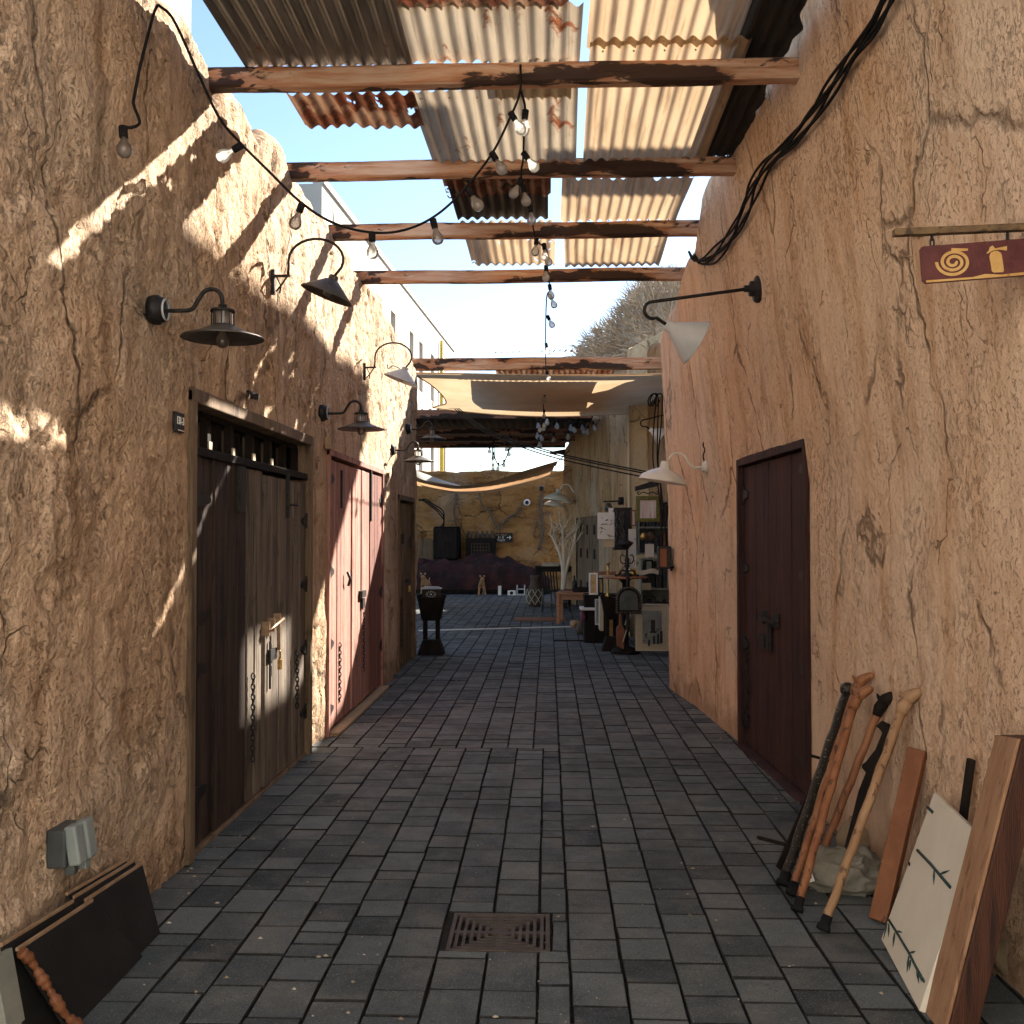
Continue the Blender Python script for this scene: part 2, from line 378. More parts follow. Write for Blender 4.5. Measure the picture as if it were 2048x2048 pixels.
def glass_mat():
    m = Mat('bulb glass'); t = m.t; t.nodes.remove(m.b)
    tr = t.nodes.new('ShaderNodeBsdfTransparent'); gl = t.nodes.new('ShaderNodeBsdfGlossy'); gl.inputs['Roughness'].default_value = .04
    df = t.nodes.new('ShaderNodeBsdfTranslucent'); df.inputs[0].default_value = (.8, .78, .72, 1)
    lw = t.nodes.new('ShaderNodeLayerWeight'); lw.inputs[0].default_value = .35
    m1 = t.nodes.new('ShaderNodeMixShader'); m1.inputs[0].default_value = .55; m.L(tr.outputs[0], m1.inputs[1]); m.L(df.outputs[0], m1.inputs[2])
    m2 = t.nodes.new('ShaderNodeMixShader'); m.L(lw.outputs['Fresnel'], m2.inputs[0]); m.L(m1.outputs[0], m2.inputs[1]); m.L(gl.outputs[0], m2.inputs[2])
    m.L(m2.outputs[0], m.out.inputs[0]); return m.m
M['glass'] = glass_mat()
def mirror_mat():
    m = Mat('old mirror glass'); m.color((.55, .56, .54)).metal(1.0).rough(m.ramp(m.noise(8, 4), .4, .7, .04, .25)); return m.m
M['mirror'] = mirror_mat()
def pane_mat():
    m = Mat('dusty window pane'); m.color((.02, .02, .018)).rough(.12); m.b.inputs['Specular IOR Level'].default_value = .6; return m.m
M['pane'] = pane_mat()

M['cane_orange'] = mottle('carved orange wood', (.19, .070, .028), (.27, .115, .050), 14, (1, 1, .3), .5, .003, 60, c3=(.04, .016, .008), sc3=30, lo=.55, hi=.62)
M['cane_light'] = mottle('carved pale wood', (.26, .145, .072), (.34, .205, .11), 14, (1, 1, .4), .55, .003, 60, c3=(.06, .03, .016), sc3=34, lo=.56, hi=.62)
M['cane_black'] = mottle('black inlaid stick', (.012, .010, .009), (.02, .017, .014), 20, None, .35, .002, 90, c3=(.30, .26, .16), sc3=95, lo=.60, hi=.64)
M['ebony'] = mottle('near black wood', (.010, .008, .007), (.020, .014, .011), 10, (1, 1, .3), .7, .002, 60); M['ebony'].node_tree.nodes['Principled BSDF'].inputs['Specular IOR Level'].default_value = .1
M['soot'] = mottle('matte black', (.006, .006, .006), (.012, .011, .011), 12, None, .9, .002, 60); M['soot'].node_tree.nodes['Principled BSDF'].inputs['Specular IOR Level'].default_value = .05
M['board_rust'] = mottle('red brown board', (.16, .055, .020), (.22, .085, .032), 8, (1, 1, .5), .6, .004, 40, c3=(.03, .012, .008), sc3=16, lo=.60, hi=.65)
M['timber_light'] = mottle('planed timber side', (.27, .14, .075), (.34, .195, .11), 5, (4, 4, .4), .6, .003, 50, c3=(.13, .058, .03), sc3=8)
M['timber_dark'] = mottle('dark timber side', (.042, .015, .009), (.075, .028, .015), 5, (5, 5, .4), .6, .004, 50, c3=(.015, .008, .006), sc3=4)
M['black_board'] = mottle('black painted board', (.005, .0045, .004), (.010, .009, .008), 5, None, .75, .001, 60)
M['board_edge'] = mottle('bare board edge', (.34, .23, .14), (.26, .16, .09), 12, None, .7, .002, 60)
M['carved'] = mottle('carved chestnut wood', (.13, .046, .019), (.19, .072, .03), 10, None, .5, .006, 30, c3=(.08, .03, .015), sc3=16)
M['canvas'] = mottle('cream canvas', (.58, .53, .43), (.63, .58, .48), 3, None, .85, .0008, 260)
M['ink_green'] = mottle('dark green paint', (.015, .04, .035), (.03, .06, .055), 20, None, .6, 0)
M['paper'] = mottle('off white paper', (.62, .60, .55), (.68, .66, .61), 4, None, .85, .001, 30)
M['paper_old'] = mottle('yellowed paper', (.45, .38, .27), (.52, .45, .33), 6, None, .85, .001, 30)
M['ink'] = mottle('black ink', (.02, .02, .022), (.04, .04, .04), 10, None, .7, 0)
M['white'] = mottle('white paint', (.70, .69, .66), (.76, .75, .72), 3, None, .7, .001, 40)
M['bldg_white'] = mottle('white building render', (.70, .68, .64), (.74, .72, .68), 1.2, (1, 1, .4), .9, .002, 30, c3=(.58, .54, .47), sc3=2.0)
M['bldg_far'] = mottle('greyed white building render', (.44, .42, .39), (.50, .48, .45), .6, (1, 1, .4), .9, .004, 12, c3=(.36, .33, .28), sc3=.9)
M['shutter'] = mottle('grey window shutter', (.22, .215, .20), (.28, .27, .25), 2, (1, 1, .2), .8, .002, 20)
M['bldg_shade'] = mottle('grey white recess', (.50, .49, .47), (.55, .54, .52), 1.2, None, .9, .002, 30)
M['yellow_pipe'] = mottle('yellow pipe', (.62, .45, .05), (.66, .50, .08), 5, None, .5, 0)
M['sign_maroon'] = mottle('rusted maroon sign', (.075, .018, .018), (.105, .028, .026), 16, None, .6, .002, 60, c3=(.30, .13, .045), sc3=11, lo=.60, hi=.68)
M['sign_yellow'] = mottle('worn yellow sign paint', (.56, .36, .13), (.48, .27, .08), 14, None, .6, .001, 60, c3=(.3, .13, .05), sc3=22, lo=.62, hi=.7)
M['gold_frame'] = mottle('green gold carved frame', (.17, .15, .04), (.09, .08, .02), 40, None, .45, .006, 60, metal=.4)
M['clay'] = mottle('dark clay', (.05, .035, .025), (.09, .06, .04), 12, None, .8, .003, 40)
M['table_wood'] = mottle('orange brown table wood', (.24, .095, .045), (.31, .14, .07), 6, (.5, 5, 5), .5, .002, 40)
M['shelf_green'] = mottle('grey green shelf paint', (.19, .20, .17), (.26, .26, .22), 5, None, .7, .002, 40, c3=(.10, .095, .08), sc3=5)
M['bark_white'] = mottle('bleached branch', (.50, .39, .28), (.58, .47, .35), 12, (1, 1, .4), .8, .003, 60)
M['twig'] = mottle('dry grey twigs', (.40, .31, .22), (.58, .47, .35), 4, None, .9, 0)
M['bark'] = mottle('brown bark', (.10, .07, .05), (.15, .11, .08), 8, (1, 1, .3), .9, .01, 20)
M['tan_fur'] = mottle('tan painted figure', (.36, .20, .09), (.28, .14, .06), 14, None, .7, .003, 50, c3=(.05, .03, .02), sc3=7)
M['grate'] = mottle('cast iron grate', (.060, .045, .036), (.085, .066, .052), 18, None, .6, .002, 90, metal=.3)
M['rock'] = mottle('brown stone', (.22, .16, .10), (.30, .23, .15), 5, None, .9, .01, 14, c3=(.10, .07, .04), sc3=8)
M['book_a'] = mottle('brown book spines', (.16, .085, .04), (.08, .04, .025), 9, None, .7, .001)
M['book_b'] = mottle('pale book spines', (.42, .36, .26), (.30, .24, .17), 9, None, .7, .001)
M['book_c'] = mottle('dark book spines', (.03, .035, .04), (.06, .05, .045), 9, None, .7, .001)
M['fabric_plum'] = mottle('plum patterned cloth', (.12, .025, .045), (.20, .06, .08), 18, None, .9, .002)
M['picture_grey'] = mottle('watercolour picture', (.24, .25, .22), (.16, .17, .16), 6, None, .7, 0, c3=(.07, .07, .07), sc3=9, lo=.55, hi=.65)
M['picture_ochre'] = mottle('ochre picture', (.50, .28, .09), (.60, .48, .30), 8, None, .7, 0)
M['pink_picture_reflection'] = mottle('pink streaked picture and reflection', (.55, .40, .34), (.62, .58, .52), 4, (6, 6, .5), .5, 0, c3=(.30, .12, .10), sc3=6)  # also the painted reflection in the gilt mirror
M['mat_board'] = mottle('beige picture mount', (.38, .33, .23), (.42, .37, .27), 4, None, .8, .001)
M['cable_white'] = mottle('white floor cable cover', (.55, .53, .49), (.6, .58, .54), 6, None, .7, 0)

# ------------------------------------------------------------ ground and paving
gm = MB()
gm.add([(-300, -120, -.03), (300, -120, -.03), (300, 480, -.03), (-300, 480, -.03)], [(0, 1, 2, 3)])
struct('ground', gm, M['sand'])
M['bounce_ground'] = mottle('pale bounce ground sand', (.50, .42, .31), (.56, .48, .37), 2, rough=.95, bump=.004, bsc=60)
struct('bounce_ground', MB().add([(-40, -30, -.012), (40, -30, -.012), (40, -1.0, -.012), (-40, -1.0, -.012)], [(0, 1, 2, 3)]), M['bounce_ground'])  # unseen pale ground added to bounce sun into the alley

GX0, GX1, GY0, GY1 = -.405, .011, 3.97, 4.37     # drain grate opening
PV, PF, TONE = [], [], []
def paver(x0, x1, y0, y1):
    if x1 - x0 < .03 or y1 - y0 < .03: return
    g = .0028; x0 += g + random.random() * .003; x1 -= g + random.random() * .003; y0 += g + random.random() * .004; y1 -= g + random.random() * .004
    cx, cy = (x0 + x1) / 2, (y0 + y1) / 2; z = random.uniform(-.003, .002); a = R(random.gauss(0, .45)); ca, sa = math.cos(a), math.sin(a)
    tx, ty = random.gauss(0, .004), random.gauss(0, .004)
    b = len(PV); e = .010; jit = [(random.gauss(0, .0012), random.gauss(0, .0016)) for _ in range(4)]
    for (ex, zz) in ((e * .26, 0), (e * .06, -.003), (0, -.012), (0, -.06)):
        for q_, (px, py) in enumerate(((x0 + ex, y0 + ex), (x1 - ex, y0 + ex), (x1 - ex, y1 - ex), (x0 + ex, y1 - ex))):
            dx, dy = px - cx + jit[q_][0], py - cy + jit[q_][1]
            PV.append((cx + ca * dx - sa * dy, cy + sa * dx + ca * dy, z + zz + tx * dx + ty * dy))
    PF.append((b, b + 1, b + 2, b + 3))
    for l in range(3):
        for k in range(4):
            PF.append((b + l * 4 + k, b + (l + 1) * 4 + k, b + (l + 1) * 4 + (k + 1) % 4, b + l * 4 + (k + 1) % 4))
    t = min(1, max(0, random.gauss(.44, .21))); TONE.extend([t] * 16)
def column(x0, x1, y0, y1):
    if x1 <= -6 or x0 >= 5: return
    y = y0 - random.random() * .2; cuts = [y0]
    while y < y1:
        y += random.choice((.12, .19, .19, .20, .27, .28, .29))
        if y > y0 + .06 and y < y1 - .06: cuts.append(y)
    cuts.append(y1)
    inside = x1 > GX0 and x0 < GX1
    if inside:
        cuts = [c for c in cuts if not (abs(c - GY0) < .06 or abs(c - GY1) < .06)] + [GY0, GY1]; cuts = sorted(c for c in cuts if y0 <= c <= y1)
    for a, b in zip(cuts[:-1], cuts[1:]):
        if inside and a >= GY0 - .001 and b <= GY1 + .001:
            paver(x0, min(x1, GX0), a, b); paver(max(x0, GX1), x1, a, b)
        else: paver(x0, x1, a, b)
W = .1935; E = .078
for k in range(0, 26): column(E + k * W, E + (k + 1) * W, -1.0 if E + k * W < 1.8 else 11.0, 30.6)
for k in range(0, 31):
    x1 = E - k * W
    column(x1 - W, x1, 7.7 if x1 > -2.1 else 13.4, 30.6)
column(E - .118, E, -1.0, 7.7)
for k in range(0, 11): column(E - .118 - (k + 1) * W, E - .118 - k * W, -1.0, 7.7)
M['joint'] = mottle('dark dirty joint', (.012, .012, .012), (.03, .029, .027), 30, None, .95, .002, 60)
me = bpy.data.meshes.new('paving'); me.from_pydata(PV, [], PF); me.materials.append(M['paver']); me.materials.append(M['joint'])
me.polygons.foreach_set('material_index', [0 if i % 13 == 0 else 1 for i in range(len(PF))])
at = me.attributes.new('tone', 'FLOAT', 'POINT'); at.data.foreach_set('value', TONE)
po = bpy.data.objects.new('paving', me); COL.objects.link(po); po['kind'] = 'structure'

# ------------------------------------------------------------ plaster walls
def wall_mesh(path, side, H, thick, lean, amp, dz=.03, zsplit=3.1, holes=(), edgefade=None, rr=.13, seed=0.0, chips=1.0, horiz=False):
    """sweep a wall section along a plan path; returns an MB. side=+1: the face looks to the left of travel"""
    P = np.array(path, float); n = len(P)
    T = np.gradient(P, axis=0); T /= np.linalg.norm(T, axis=1)[:, None] + 1e-9
    Nn = np.stack([-T[:, 1], T[:, 0]], 1) * side
    s = np.concatenate([[0], np.cumsum(np.linalg.norm(np.diff(P, axis=0), axis=1))])
    zl = np.unique(np.round(np.concatenate([np.arange(-.06, zsplit, dz), [h[2] for h in holes], [h[3] for h in holes], [zsplit]]), 4))
    nu = max(4, int(1.0 / dz)); rows = []
    for z in zl: rows.append(('a', z))
    for k in range(1, nu + 1): rows.append(('b', k / nu))
    for k in range(1, 6): rows.append(('c', k / 5 * math.pi / 2))
    rows += [('d', .35), ('d', .7), ('e', 0), ('e', 1)]
    nr = len(rows); out = np.zeros((n, nr, 3)); face = np.zeros(nr)
    Hs = np.array([H(i, P[i], s[i]) for i in range(n)])
    L = np.array([lean(P[i]) for i in range(n)])
    for j, (kind, v) in enumerate(rows):
        if kind == 'a': z = np.full(n, v); off = np.zeros(n); face[j] = 1
        elif kind == 'b': z = zsplit + (Hs - rr - zsplit) * v; off = np.zeros(n); face[j] = 1
        elif kind == 'c': z = Hs - rr + rr * math.sin(v); off = np.full(n, rr * (1 - math.cos(v))); face[j] = 1
        elif kind == 'd': z = Hs - .02 * v; off = np.full(n, rr + (thick - rr) * v); face[j] = .6
        else: z = Hs - .04 if v == 0 else np.full(n, -.06); off = np.full(n, thick); face[j] = 0
        ln = L * np.maximum(0, z - 1.9) if kind in 'abcd' else 0
        d = ln - off
        out[:, j, 0] = P[:, 0] + Nn[:, 0] * d; out[:, j, 1] = P[:, 1] + Nn[:, 1] * d; out[:, j, 2] = z
    flat = out.reshape(-1, 3) + np.array([seed, seed * 1.7, 0])
    st = np.array([1, 1, .75]) if not horiz else np.array([.6, .6, 1.3])
    D = .055 * (fbm(flat * st * .9, 3) - .5) + .045 * (fbm(flat * st * 3.0 + 5, 4) - .5)
    ch = fbm(flat * np.array([2.2, 2.2, 1.7]) + 31, 5, .60); D -= chips * .016 * sstep(.54, .575, ch)
    ch2 = fbm(flat * np.array([5.5, 5.5, 4.6]) + 77, 4, .6); D -= chips * .010 * sstep(.57, .60, ch2)
    rg = 1 - np.abs(fbm(flat * np.array([5.5, 5.5, 3.8]) + 9, 4) - .5) * 2; D -= chips * .012 * sstep(.93, .985, rg)
    D += .020 * (fbm(flat * 15 + 3, 4, .6) - .5)
    D = D.reshape(n, nr) * amp * face[None, :]
    # flatten towards door openings so that frames sit well
    for (a, b, z0, z1) in holes:
        yy = s[:, None]; zz = out[:, :, 2]
        dist = np.maximum(np.maximum(a - yy, yy - b), np.maximum(z0 - zz, zz - z1)); D *= .35 + .65 * sstep(.02, .25, dist)
    out[:, :, 0] += Nn[:, 0][:, None] * D; out[:, :, 1] += Nn[:, 1][:, None] * D
    out[:, :, 2] += (np.array([1 if r[0] in 'bc' else 0 for r in rows])[None, :]) * (vnoise(flat * 6.0).reshape(n, nr) - .5) * .05 * amp
    na = len(zl)
    def keep(i, j):
        if j + 1 < na:
            sm, zm = (s[i] + s[i + 1]) / 2, (rows[j][1] + rows[j + 1][1]) / 2
            for (a, b, z0, z1) in holes:
                if a < sm < b and z0 < zm < z1: return False
        return True
    mb = MB(); mb.grid(out.reshape(-1, 3).tolist(), n, nr, True, keep)
    if side < 0: mb.f = [f[::-1] for f in mb.f]
    for i in (0, n - 1):
        ring = [i * nr + j for j in range(nr)]
        mb.f.append(ring if (i == 0) == (side < 0) else ring[::-1]); mb.sm.append(False)
    return mb

XL = -1.75
# --- left wall
Y0L, Y1L = 1.2, 13.62
doorsL = [(4.93, 7.47, -.06, 2.31), (8.06, 10.72, -.06, 2.27), (11.85, 13.22, -.06, 2.06)]
ys = np.unique(np.round(np.concatenate([np.arange(Y0L, 3.0, .08), np.arange(3.0, 8, .022), np.arange(8, Y1L, .035), [d[0] for d in doorsL], [d[1] for d in doorsL], [Y1L]]), 4))
path = [(XL - .22 * max(0, 3.35 - y) ** 1.5, y) for y in ys]
s0 = np.concatenate([[0], np.cumsum(np.linalg.norm(np.diff(np.array(path), axis=0), axis=1))])
def s_of(y): return float(np.interp(y, ys, s0))
for q, (x, y) in enumerate(path): pass
holesL = [(s_of(a), s_of(b), z0, z1) for a, b, z0, z1 in doorsL]
def HL(i, p, s):
    y = p[1]
    t = (y - 4.55) / .80; b = abs(math.sin(math.pi * t)) ** .5
    h = 3.93 + .22 * b + .04 * math.sin(y * 3.1)
    if y < 4.3: h += .35 * min(1, (4.3 - y))
    if y > 9.3: h -= .05 * (y - 9.3)
    return h
mbL = wall_mesh(path, -1, HL, .42, lambda p: 0.0, 1.0, .022, holes=holesL, rr=.11, seed=3.0)
wallL = thing('plaster_wall', 'long cracked ochre plaster wall with three timber doors, left side of the alley', 'wall', (XL - .2, 7.4, 0))
part('plaster_face', mbL, M['plaster_l'], wallL)

# --- right wall: plan path bends inward, turns the corner at Y = 11
ctrl = [(1.75, .6), (1.68, 2.5), (1.545, 6.1), (1.475, 7.9), (1.37, 9.5), (1.25, 10.75)]
pts = []
def lerp_path(c, step):
    out = []
    for a, b in zip(c[:-1], c[1:]):
        L = math.dist(a, b); k = max(1, int(L / step(a)))
        for i in range(k): out.append((a[0] + (b[0] - a[0]) * i / k, a[1] + (b[1] - a[1]) * i / k))
    out.append(c[-1]); return out
pr = spline([(x, y, 0) for x, y in ctrl], 40)
pr = [(p.x, p.y) for p in pr]
# resample densely
ar = np.array(pr); sr = np.concatenate([[0], np.cumsum(np.linalg.norm(np.diff(ar, axis=0), axis=1))])
def resample(edges, fine, coarse, near):
    u = np.concatenate([np.arange(0, near, fine), np.arange(near, sr[-1], coarse), edges, [sr[-1]]]); u = np.unique(np.round(u, 4))
    return np.stack([np.interp(u, sr, ar[:, 0]), np.interp(u, sr, ar[:, 1])], 1)
def s_at_y(y): return float(np.interp(y, ar[:, 1], sr))
def XR(y): return float(np.interp(y, ar[:, 1], ar[:, 0]))
dR = (s_at_y(6.12), s_at_y(7.92))
base_path = resample([dR[0], dR[1]], .024, .036, s_at_y(8.0)).tolist()
# rounded corner, then the wall goes off to the right
cx, cy = base_path[-1]; arc = []
for k in range(1, 9):
    a = k / 8 * math.pi / 2; arc.append((cx + .17 * (1 - math.cos(a)), cy + .17 * math.sin(a)))
tail = [(arc[-1][0] + t, arc[-1][1] + .02 * t) for t in np.arange(.1, 1.6, .1)]
pathR = base_path + arc + tail
def leanR(p):
    return float(np.interp(p[1], [2, 8.3, 10.8, 12], [.125, .12, .045, .03])) if p[0] < 1.9 else .02
def HR(i, p, s):
    y = p[1]; h = float(np.interp(y, [0, 5.0, 5.6, 6.4, 7.1, 8.0, 8.5, 9.2, 9.8, 10.4, 11.5], [5.2, 5.0, 4.75, 4.5, 4.36, 4.30, 4.10, 4.0, 3.92, 3.80, 3.74]))
    return h + .05 * math.sin(y * 5)
mbR = wall_mesh(pathR, 1, HR, .5, leanR, .38, .026, holes=[(dR[0], dR[1], -.06, 2.17)], rr=.16, seed=40.0, chips=.55)
wallR = thing('plaster_wall', 'smooth orange ochre plaster wall with one maroon door, right side of the alley', 'wall', (1.8, 6, 0))
part('plaster_face', mbR, M['plaster_r'], wallR)
def onR(x, y):                           # photograph pixel -> point on the right wall's leaning face
    t = 1.0; best = None
    d = ray(x, y); o = Vector((0, 0, CAM_H))
    lo, hi = .5, 40.0
    for t in np.arange(2.0, 12.5, .01):
        p = o + d * (t / d.y) if d.y > 0 else o
        if p.y > 10.8: break
        X = XR(p.y) - leanR((1.2, p.y)) * max(0, p.z - 1.9)
        if p.x >= X: return Vector((X, p.y, p.z))
    return p

# --- second right wall beyond the recess, and its side
def straight(a, b, step):
    L = math.dist(a, b); k = int(L / step); return [(a[0] + (b[0] - a[0]) * i / k, a[1] + (b[1] - a[1]) * i / k) for i in range(k + 1)]
WA, WB = (2.15, 11.7), (.36, 25.2)
path2 = straight((2.2, 11.4), (1.80, 14.2), .06) + straight((1.80, 14.2), WB, .06)[1:]
def H2(i, p, s): return float(np.interp(p[1], [11, 14, 15.4, 16, 19, 22, 24, 25.2], [4.2, 4.2, 4.5, 4.6, 4.45, 4.1, 3.9, 3.75])) + .04 * math.sin(p[1] * 2.2)
dd2 = [j for j, p in enumerate(path2) if 20.3 < p[1] < 23.2]
s2 = np.concatenate([[0], np.cumsum(np.linalg.norm(np.diff(np.array(path2), axis=0), axis=1))])
h2 = (float(s2[dd2[0]]), float(s2[dd2[-1]]), -.06, 1.98)
mb2 = wall_mesh(path2, 1, H2, .5, lambda p: .0, .8, .05, holes=[h2], seed=80, chips=.8)
wall2 = thing('plaster_wall', 'streaked brown plaster wall behind the bric-a-brac stall, beyond the right hand corner', 'wall', (1.4, 18, 0))
part('plaster_face', mb2, M['plaster_2'], wall2)
a2 = Vector((*path2[dd2[0]], 0)); b2 = Vector((*path2[dd2[-1]], 0)); dv = (b2 - a2).normalized(); nv = Vector((-dv.y, dv.x, 0))
dm = MB()
for k in range(10):
    p = a2.lerp(b2, (k + .5) / 10) - nv * .05; L = (b2 - a2).length / 10
    dm.box((p.x, p.y, 1.0), (L - .012, .05, 1.98), Matrix.Rotation(math.atan2(dv.y, dv.x), 3, 'Z'))
d2 = part('door', dm, M['door_olive'], wall2, label='tall brown board door with dark iron fittings')
for k in (2, 5, 8):
    for z in (.5, 1.2, 1.7):
        p = a2.lerp(b2, k / 10) - nv * .01; part('hinge', MB().box((p.x, p.y, z), (.05, .03, .2), Matrix.Rotation(math.atan2(dv.y, dv.x), 3, 'Z')), M['iron'], d2)
# unseen wall added to shape the sun, behind the right hand wall: it keeps the low sun off most of the alley, its openings let patches through
hs = thing('sun_mask_wall', 'tall plastered house wall with small openings behind the right alley wall', 'building', (4.4, 11, 0))
SX = 4.0; DX = SX - (-1.75); dYs, dZs = DX * SUN_K * SUN_R, DX * SUN_K
openings = [(5.95, 7.35, .55, 1.25), (6.2, 7.5, 2.22, 2.52)]
oy = [(a + dYs, b + dYs, c + dZs, d + dZs) for a, b, c, d in openings]
HT, HT2 = 3.15 + dZs, 2.25 + dZs
def solid(y, z):                        # sun mask outline and openings, given by where their light lands on the opposite wall
    yw, zw = y - dYs, z - dZs
    if any(a < y < b and c < z < d for a, b, c, d in oy): return False
    if yw < 4.6 and zw > 2.25: return False
    if yw > 6.30 + 1.35 * zw and (zw > .62 or yw > 7.55): return False
    x = SX - (z - 4.12) / SUN_K; ys_ = y - (z - 4.12) * SUN_R
    return not (-.80 < x < .95 and 2.4 < ys_ < 9.6 and not (6.7 < ys_ < 7.6 and x > -.1))
hw = MB(); zc = 0.0
for z0, z1 in [(0, 4.0)] + [(4.0 + .06 * k, 4.06 + .06 * k) for k in range(int((HT - 4.0) / .06))]:
    zm = (z0 + z1) / 2; run = None
    for y in np.arange(1.5, 18.6, .03):
        sd_ = solid(y, zm) if z0 > 0 else y < 16.6
        if sd_ and run is None: run = y
        if (not sd_ or y > 18.55) and run is not None: hw.box((SX + .12, (run + y) / 2, zm), (.24, y - run, z1 - z0)); run = None
part('wall', hw, M['plaster_cream'], hs)
# gable piece of cream wall rising beyond beam five
cw = wall_mesh(straight((4.0, 16.5), (1.27, 16.5), .08), -1, lambda i, p, s: 4.55 + .45 * min(1, (p[0] - 1.27) * 1.1), .4, lambda p: 0, .5, .06, seed=120, chips=.5)
cw.f = [f[::-1] for f in cw.f]
solo('plaster_wall', cw, M['plaster_cream'], 'cream gabled wall top rising behind the brown plaster wall beside the dry shrub', 'wall')

# --- far wall
YF = 29.6
pathF = straight((-7.0, YF), (4.5, YF), .05)
mbF = wall_mesh(pathF, -1, lambda i, p, s: 3.44 + .02 * math.sin(p[0] * 3), .4, lambda p: 0, 1.1, .05, zsplit=2.6, seed=160, chips=1.3, horiz=True, rr=.08)
wallF = solo('plaster_wall', mbF, M['plaster_f'], 'golden brown cracked plaster wall closing the far end of the courtyard', 'wall')

bh = thing('courtyard_sun_block', 'low cream house beyond the far right corner of the courtyard', 'building', (5.5, 34, 0))  # unseen block added to shade the courtyard floor
part('wall', MB().box((5.0, 34, 3.65), (8.0, 4.0, 7.3)), M['plaster_cream'], bh, bevel=.05)
part('parapet', MB().box((5.0, 34, 7.38), (8.1, 4.2, .16)), M['plaster_cream'], bh, bevel=.03)

# ------------------------------------------------------------ doors of the left wall
def strap(p, L, h0=.05, h1=.02, out=.012, side=1, x=XL):
    poly = [(0, -h0), (L, -h1), (L + .02, 0), (L, h1), (0, h0)]
    return MB().prism([(a * side, b) for a, b in poly], .012, (p[0], p[1], p[2]), (0, 1, 0), (0, 0, 1)).box((p[0], p[1] - side * .02, p[2]), (.016, .035, h0 * 2.5))
def chain(p, L, link=.042):
    mb = MB(); n = int(L / (link * .72))
    for k in range(n):
        c = Vector(p) - Vector((0, 0, k * link * .72 + link / 2)); pts_ = []
        for i in range(10):
            a = 2 * math.pi * i / 10; u = math.cos(a) * link * .27; w = math.sin(a) * link * .5
            pts_.append(c + (Vector((0, u, w)) if k % 2 else Vector((u, 0, w))))
        mb.tube(pts_, .0042, 6, closed=True)
    return mb
def planks(y0, y1, z0, z1, x, n, th=.035, jit=.007, gap=.008):
    mb = MB(); w = (y1 - y0) / n
    for k in range(n):
        mb.box((x + random.uniform(-jit, jit), y0 + (k + .5) * w, (z0 + z1) / 2), (th, w - gap, z1 - z0))
    return mb
def door_frame(y0, y1, z1, w=.07, d=.16, sill=True):
    mb = MB(); x = XL - d / 2 + .02
    mb.box((x, y0 + w / 2 - .01, z1 / 2), (d, w, z1)); mb.box((x, y1 - w / 2 + .01, z1 / 2), (d, w, z1))
    mb.box((x + .003, (y0 + y1) / 2, z1 - w / 2 + .01), (d, y1 - y0 + .02, w)); mb.box((x - .03, (y0 + y1) / 2, .0), (d, y1 - y0 - .1, .04)); return mb
# door one: dark leaf, narrow leaf, grey leaf and a transom of small panes
d = part('door', door_frame(4.93, 7.47, 2.31), M['frame_wood'], wallL, bevel=.006, label='wide timber shopfront door with a glazed transom, dark left leaf and grey right leaf')
xd = XL - .045
part('door_leaf', planks(5.0, 5.955, .03, 2.0, xd, 5), M['door_dark'], d, bevel=.003, label='blackened left leaf of boards')
lf = planks(5.99, 6.27, .03, 1.99, xd + .005, 2); part('door_leaf', lf, M['door_grey'], d, bevel=.003, label='narrow grey brown middle leaf')
part('door_leaf', planks(6.325, 7.40, .03, 1.97, xd + .008, 6), M['door_grey'], d, bevel=.003, label='weathered grey right leaf with bolt')
tb = MB().box((XL - .05, 6.2, 2.02), (.09, 2.42, .045)).box((XL - .10, 6.2, 2.235), (.03, 2.42, .03))
for y in (5.02, 5.45, 5.86, 6.27, 6.68, 7.05, 7.38): tb.box((XL - .10, y, 2.13), (.045, .055, .20))
part('transom_bars', tb, M['ebony'], d, bevel=.003)
part('pane', MB().box((XL - .14, 6.2, 2.13), (.006, 2.44, .24)), M['pane'], d)
for y, w in ((5.42, .05), (5.83, .04), (6.24, .05), (6.66, .04)): part('paper_slip', MB().box((XL - .075, y + .03, 2.065), (.012, w, .07)), M['paper_old'], d)
for (y, z, sd_, L) in ((5.02, 1.78, 1, .24), (5.02, 1.18, 1, .24), (5.02, .92, 1, .2), (5.02, .30, 1, .22), (7.40, 1.70, -1, .12), (7.40, 1.24, -1, .13), (7.40, .78, -1, .12), (7.40, .32, -1, .13)):
    part('hinge', strap((XL - .012, y, z), L, .045, .018, side=sd_), M['iron'], d)
bl = MB().tube([(XL + .02, 6.28, 1.00), (XL + .02, 6.64, 1.05)], .011, 8)
for y in (6.30, 6.42, 6.56): bl.box((XL, y, 1.015 + (y - 6.3) * .13), (.05, .022, .085))
bl.bar((XL + .025, 6.50, 1.03), (XL + .02, 6.53, .86), .006, .022, (1, 0, 0))
part('bolt', bl, M['steel_rust'], d)
part('hasp', MB().box((XL + .0, 6.46, .84), (.02, .16, .07)).box((XL, 6.40, .78), (.012, .012, .3)), M['iron'], d)
pl = MB().box((XL + .03, 6.52, .77), (.02, .042, .065)); pl.tube([(XL + .03, 6.507, .80), (XL + .03, 6.507, .845), (XL + .03, 6.52, .858), (XL + .03, 6.533, .845), (XL + .03, 6.533, .80)], .005, 6)
part('padlock', pl, M['brass'], d, bevel=.003)
part('chain', chain((XL - .0, 6.03, .78), .52), M['iron'], d); part('chain', chain((XL + .01, 7.06, .80), .40), M['iron'], d)
part('latch', MB().box((XL - .01, 5.80, 1.86), (.025, .09, .26)), M['iron'], d)
wt = MB().box((XL - .005, 6.84, 1.86), (.02, .03, .3)).tube([(XL, 6.84, 1.80), (XL + .04, 6.90, 1.80), (XL + .04, 7.0, 1.80)], .009, 6)
part('latch', wt, M['iron'], d)
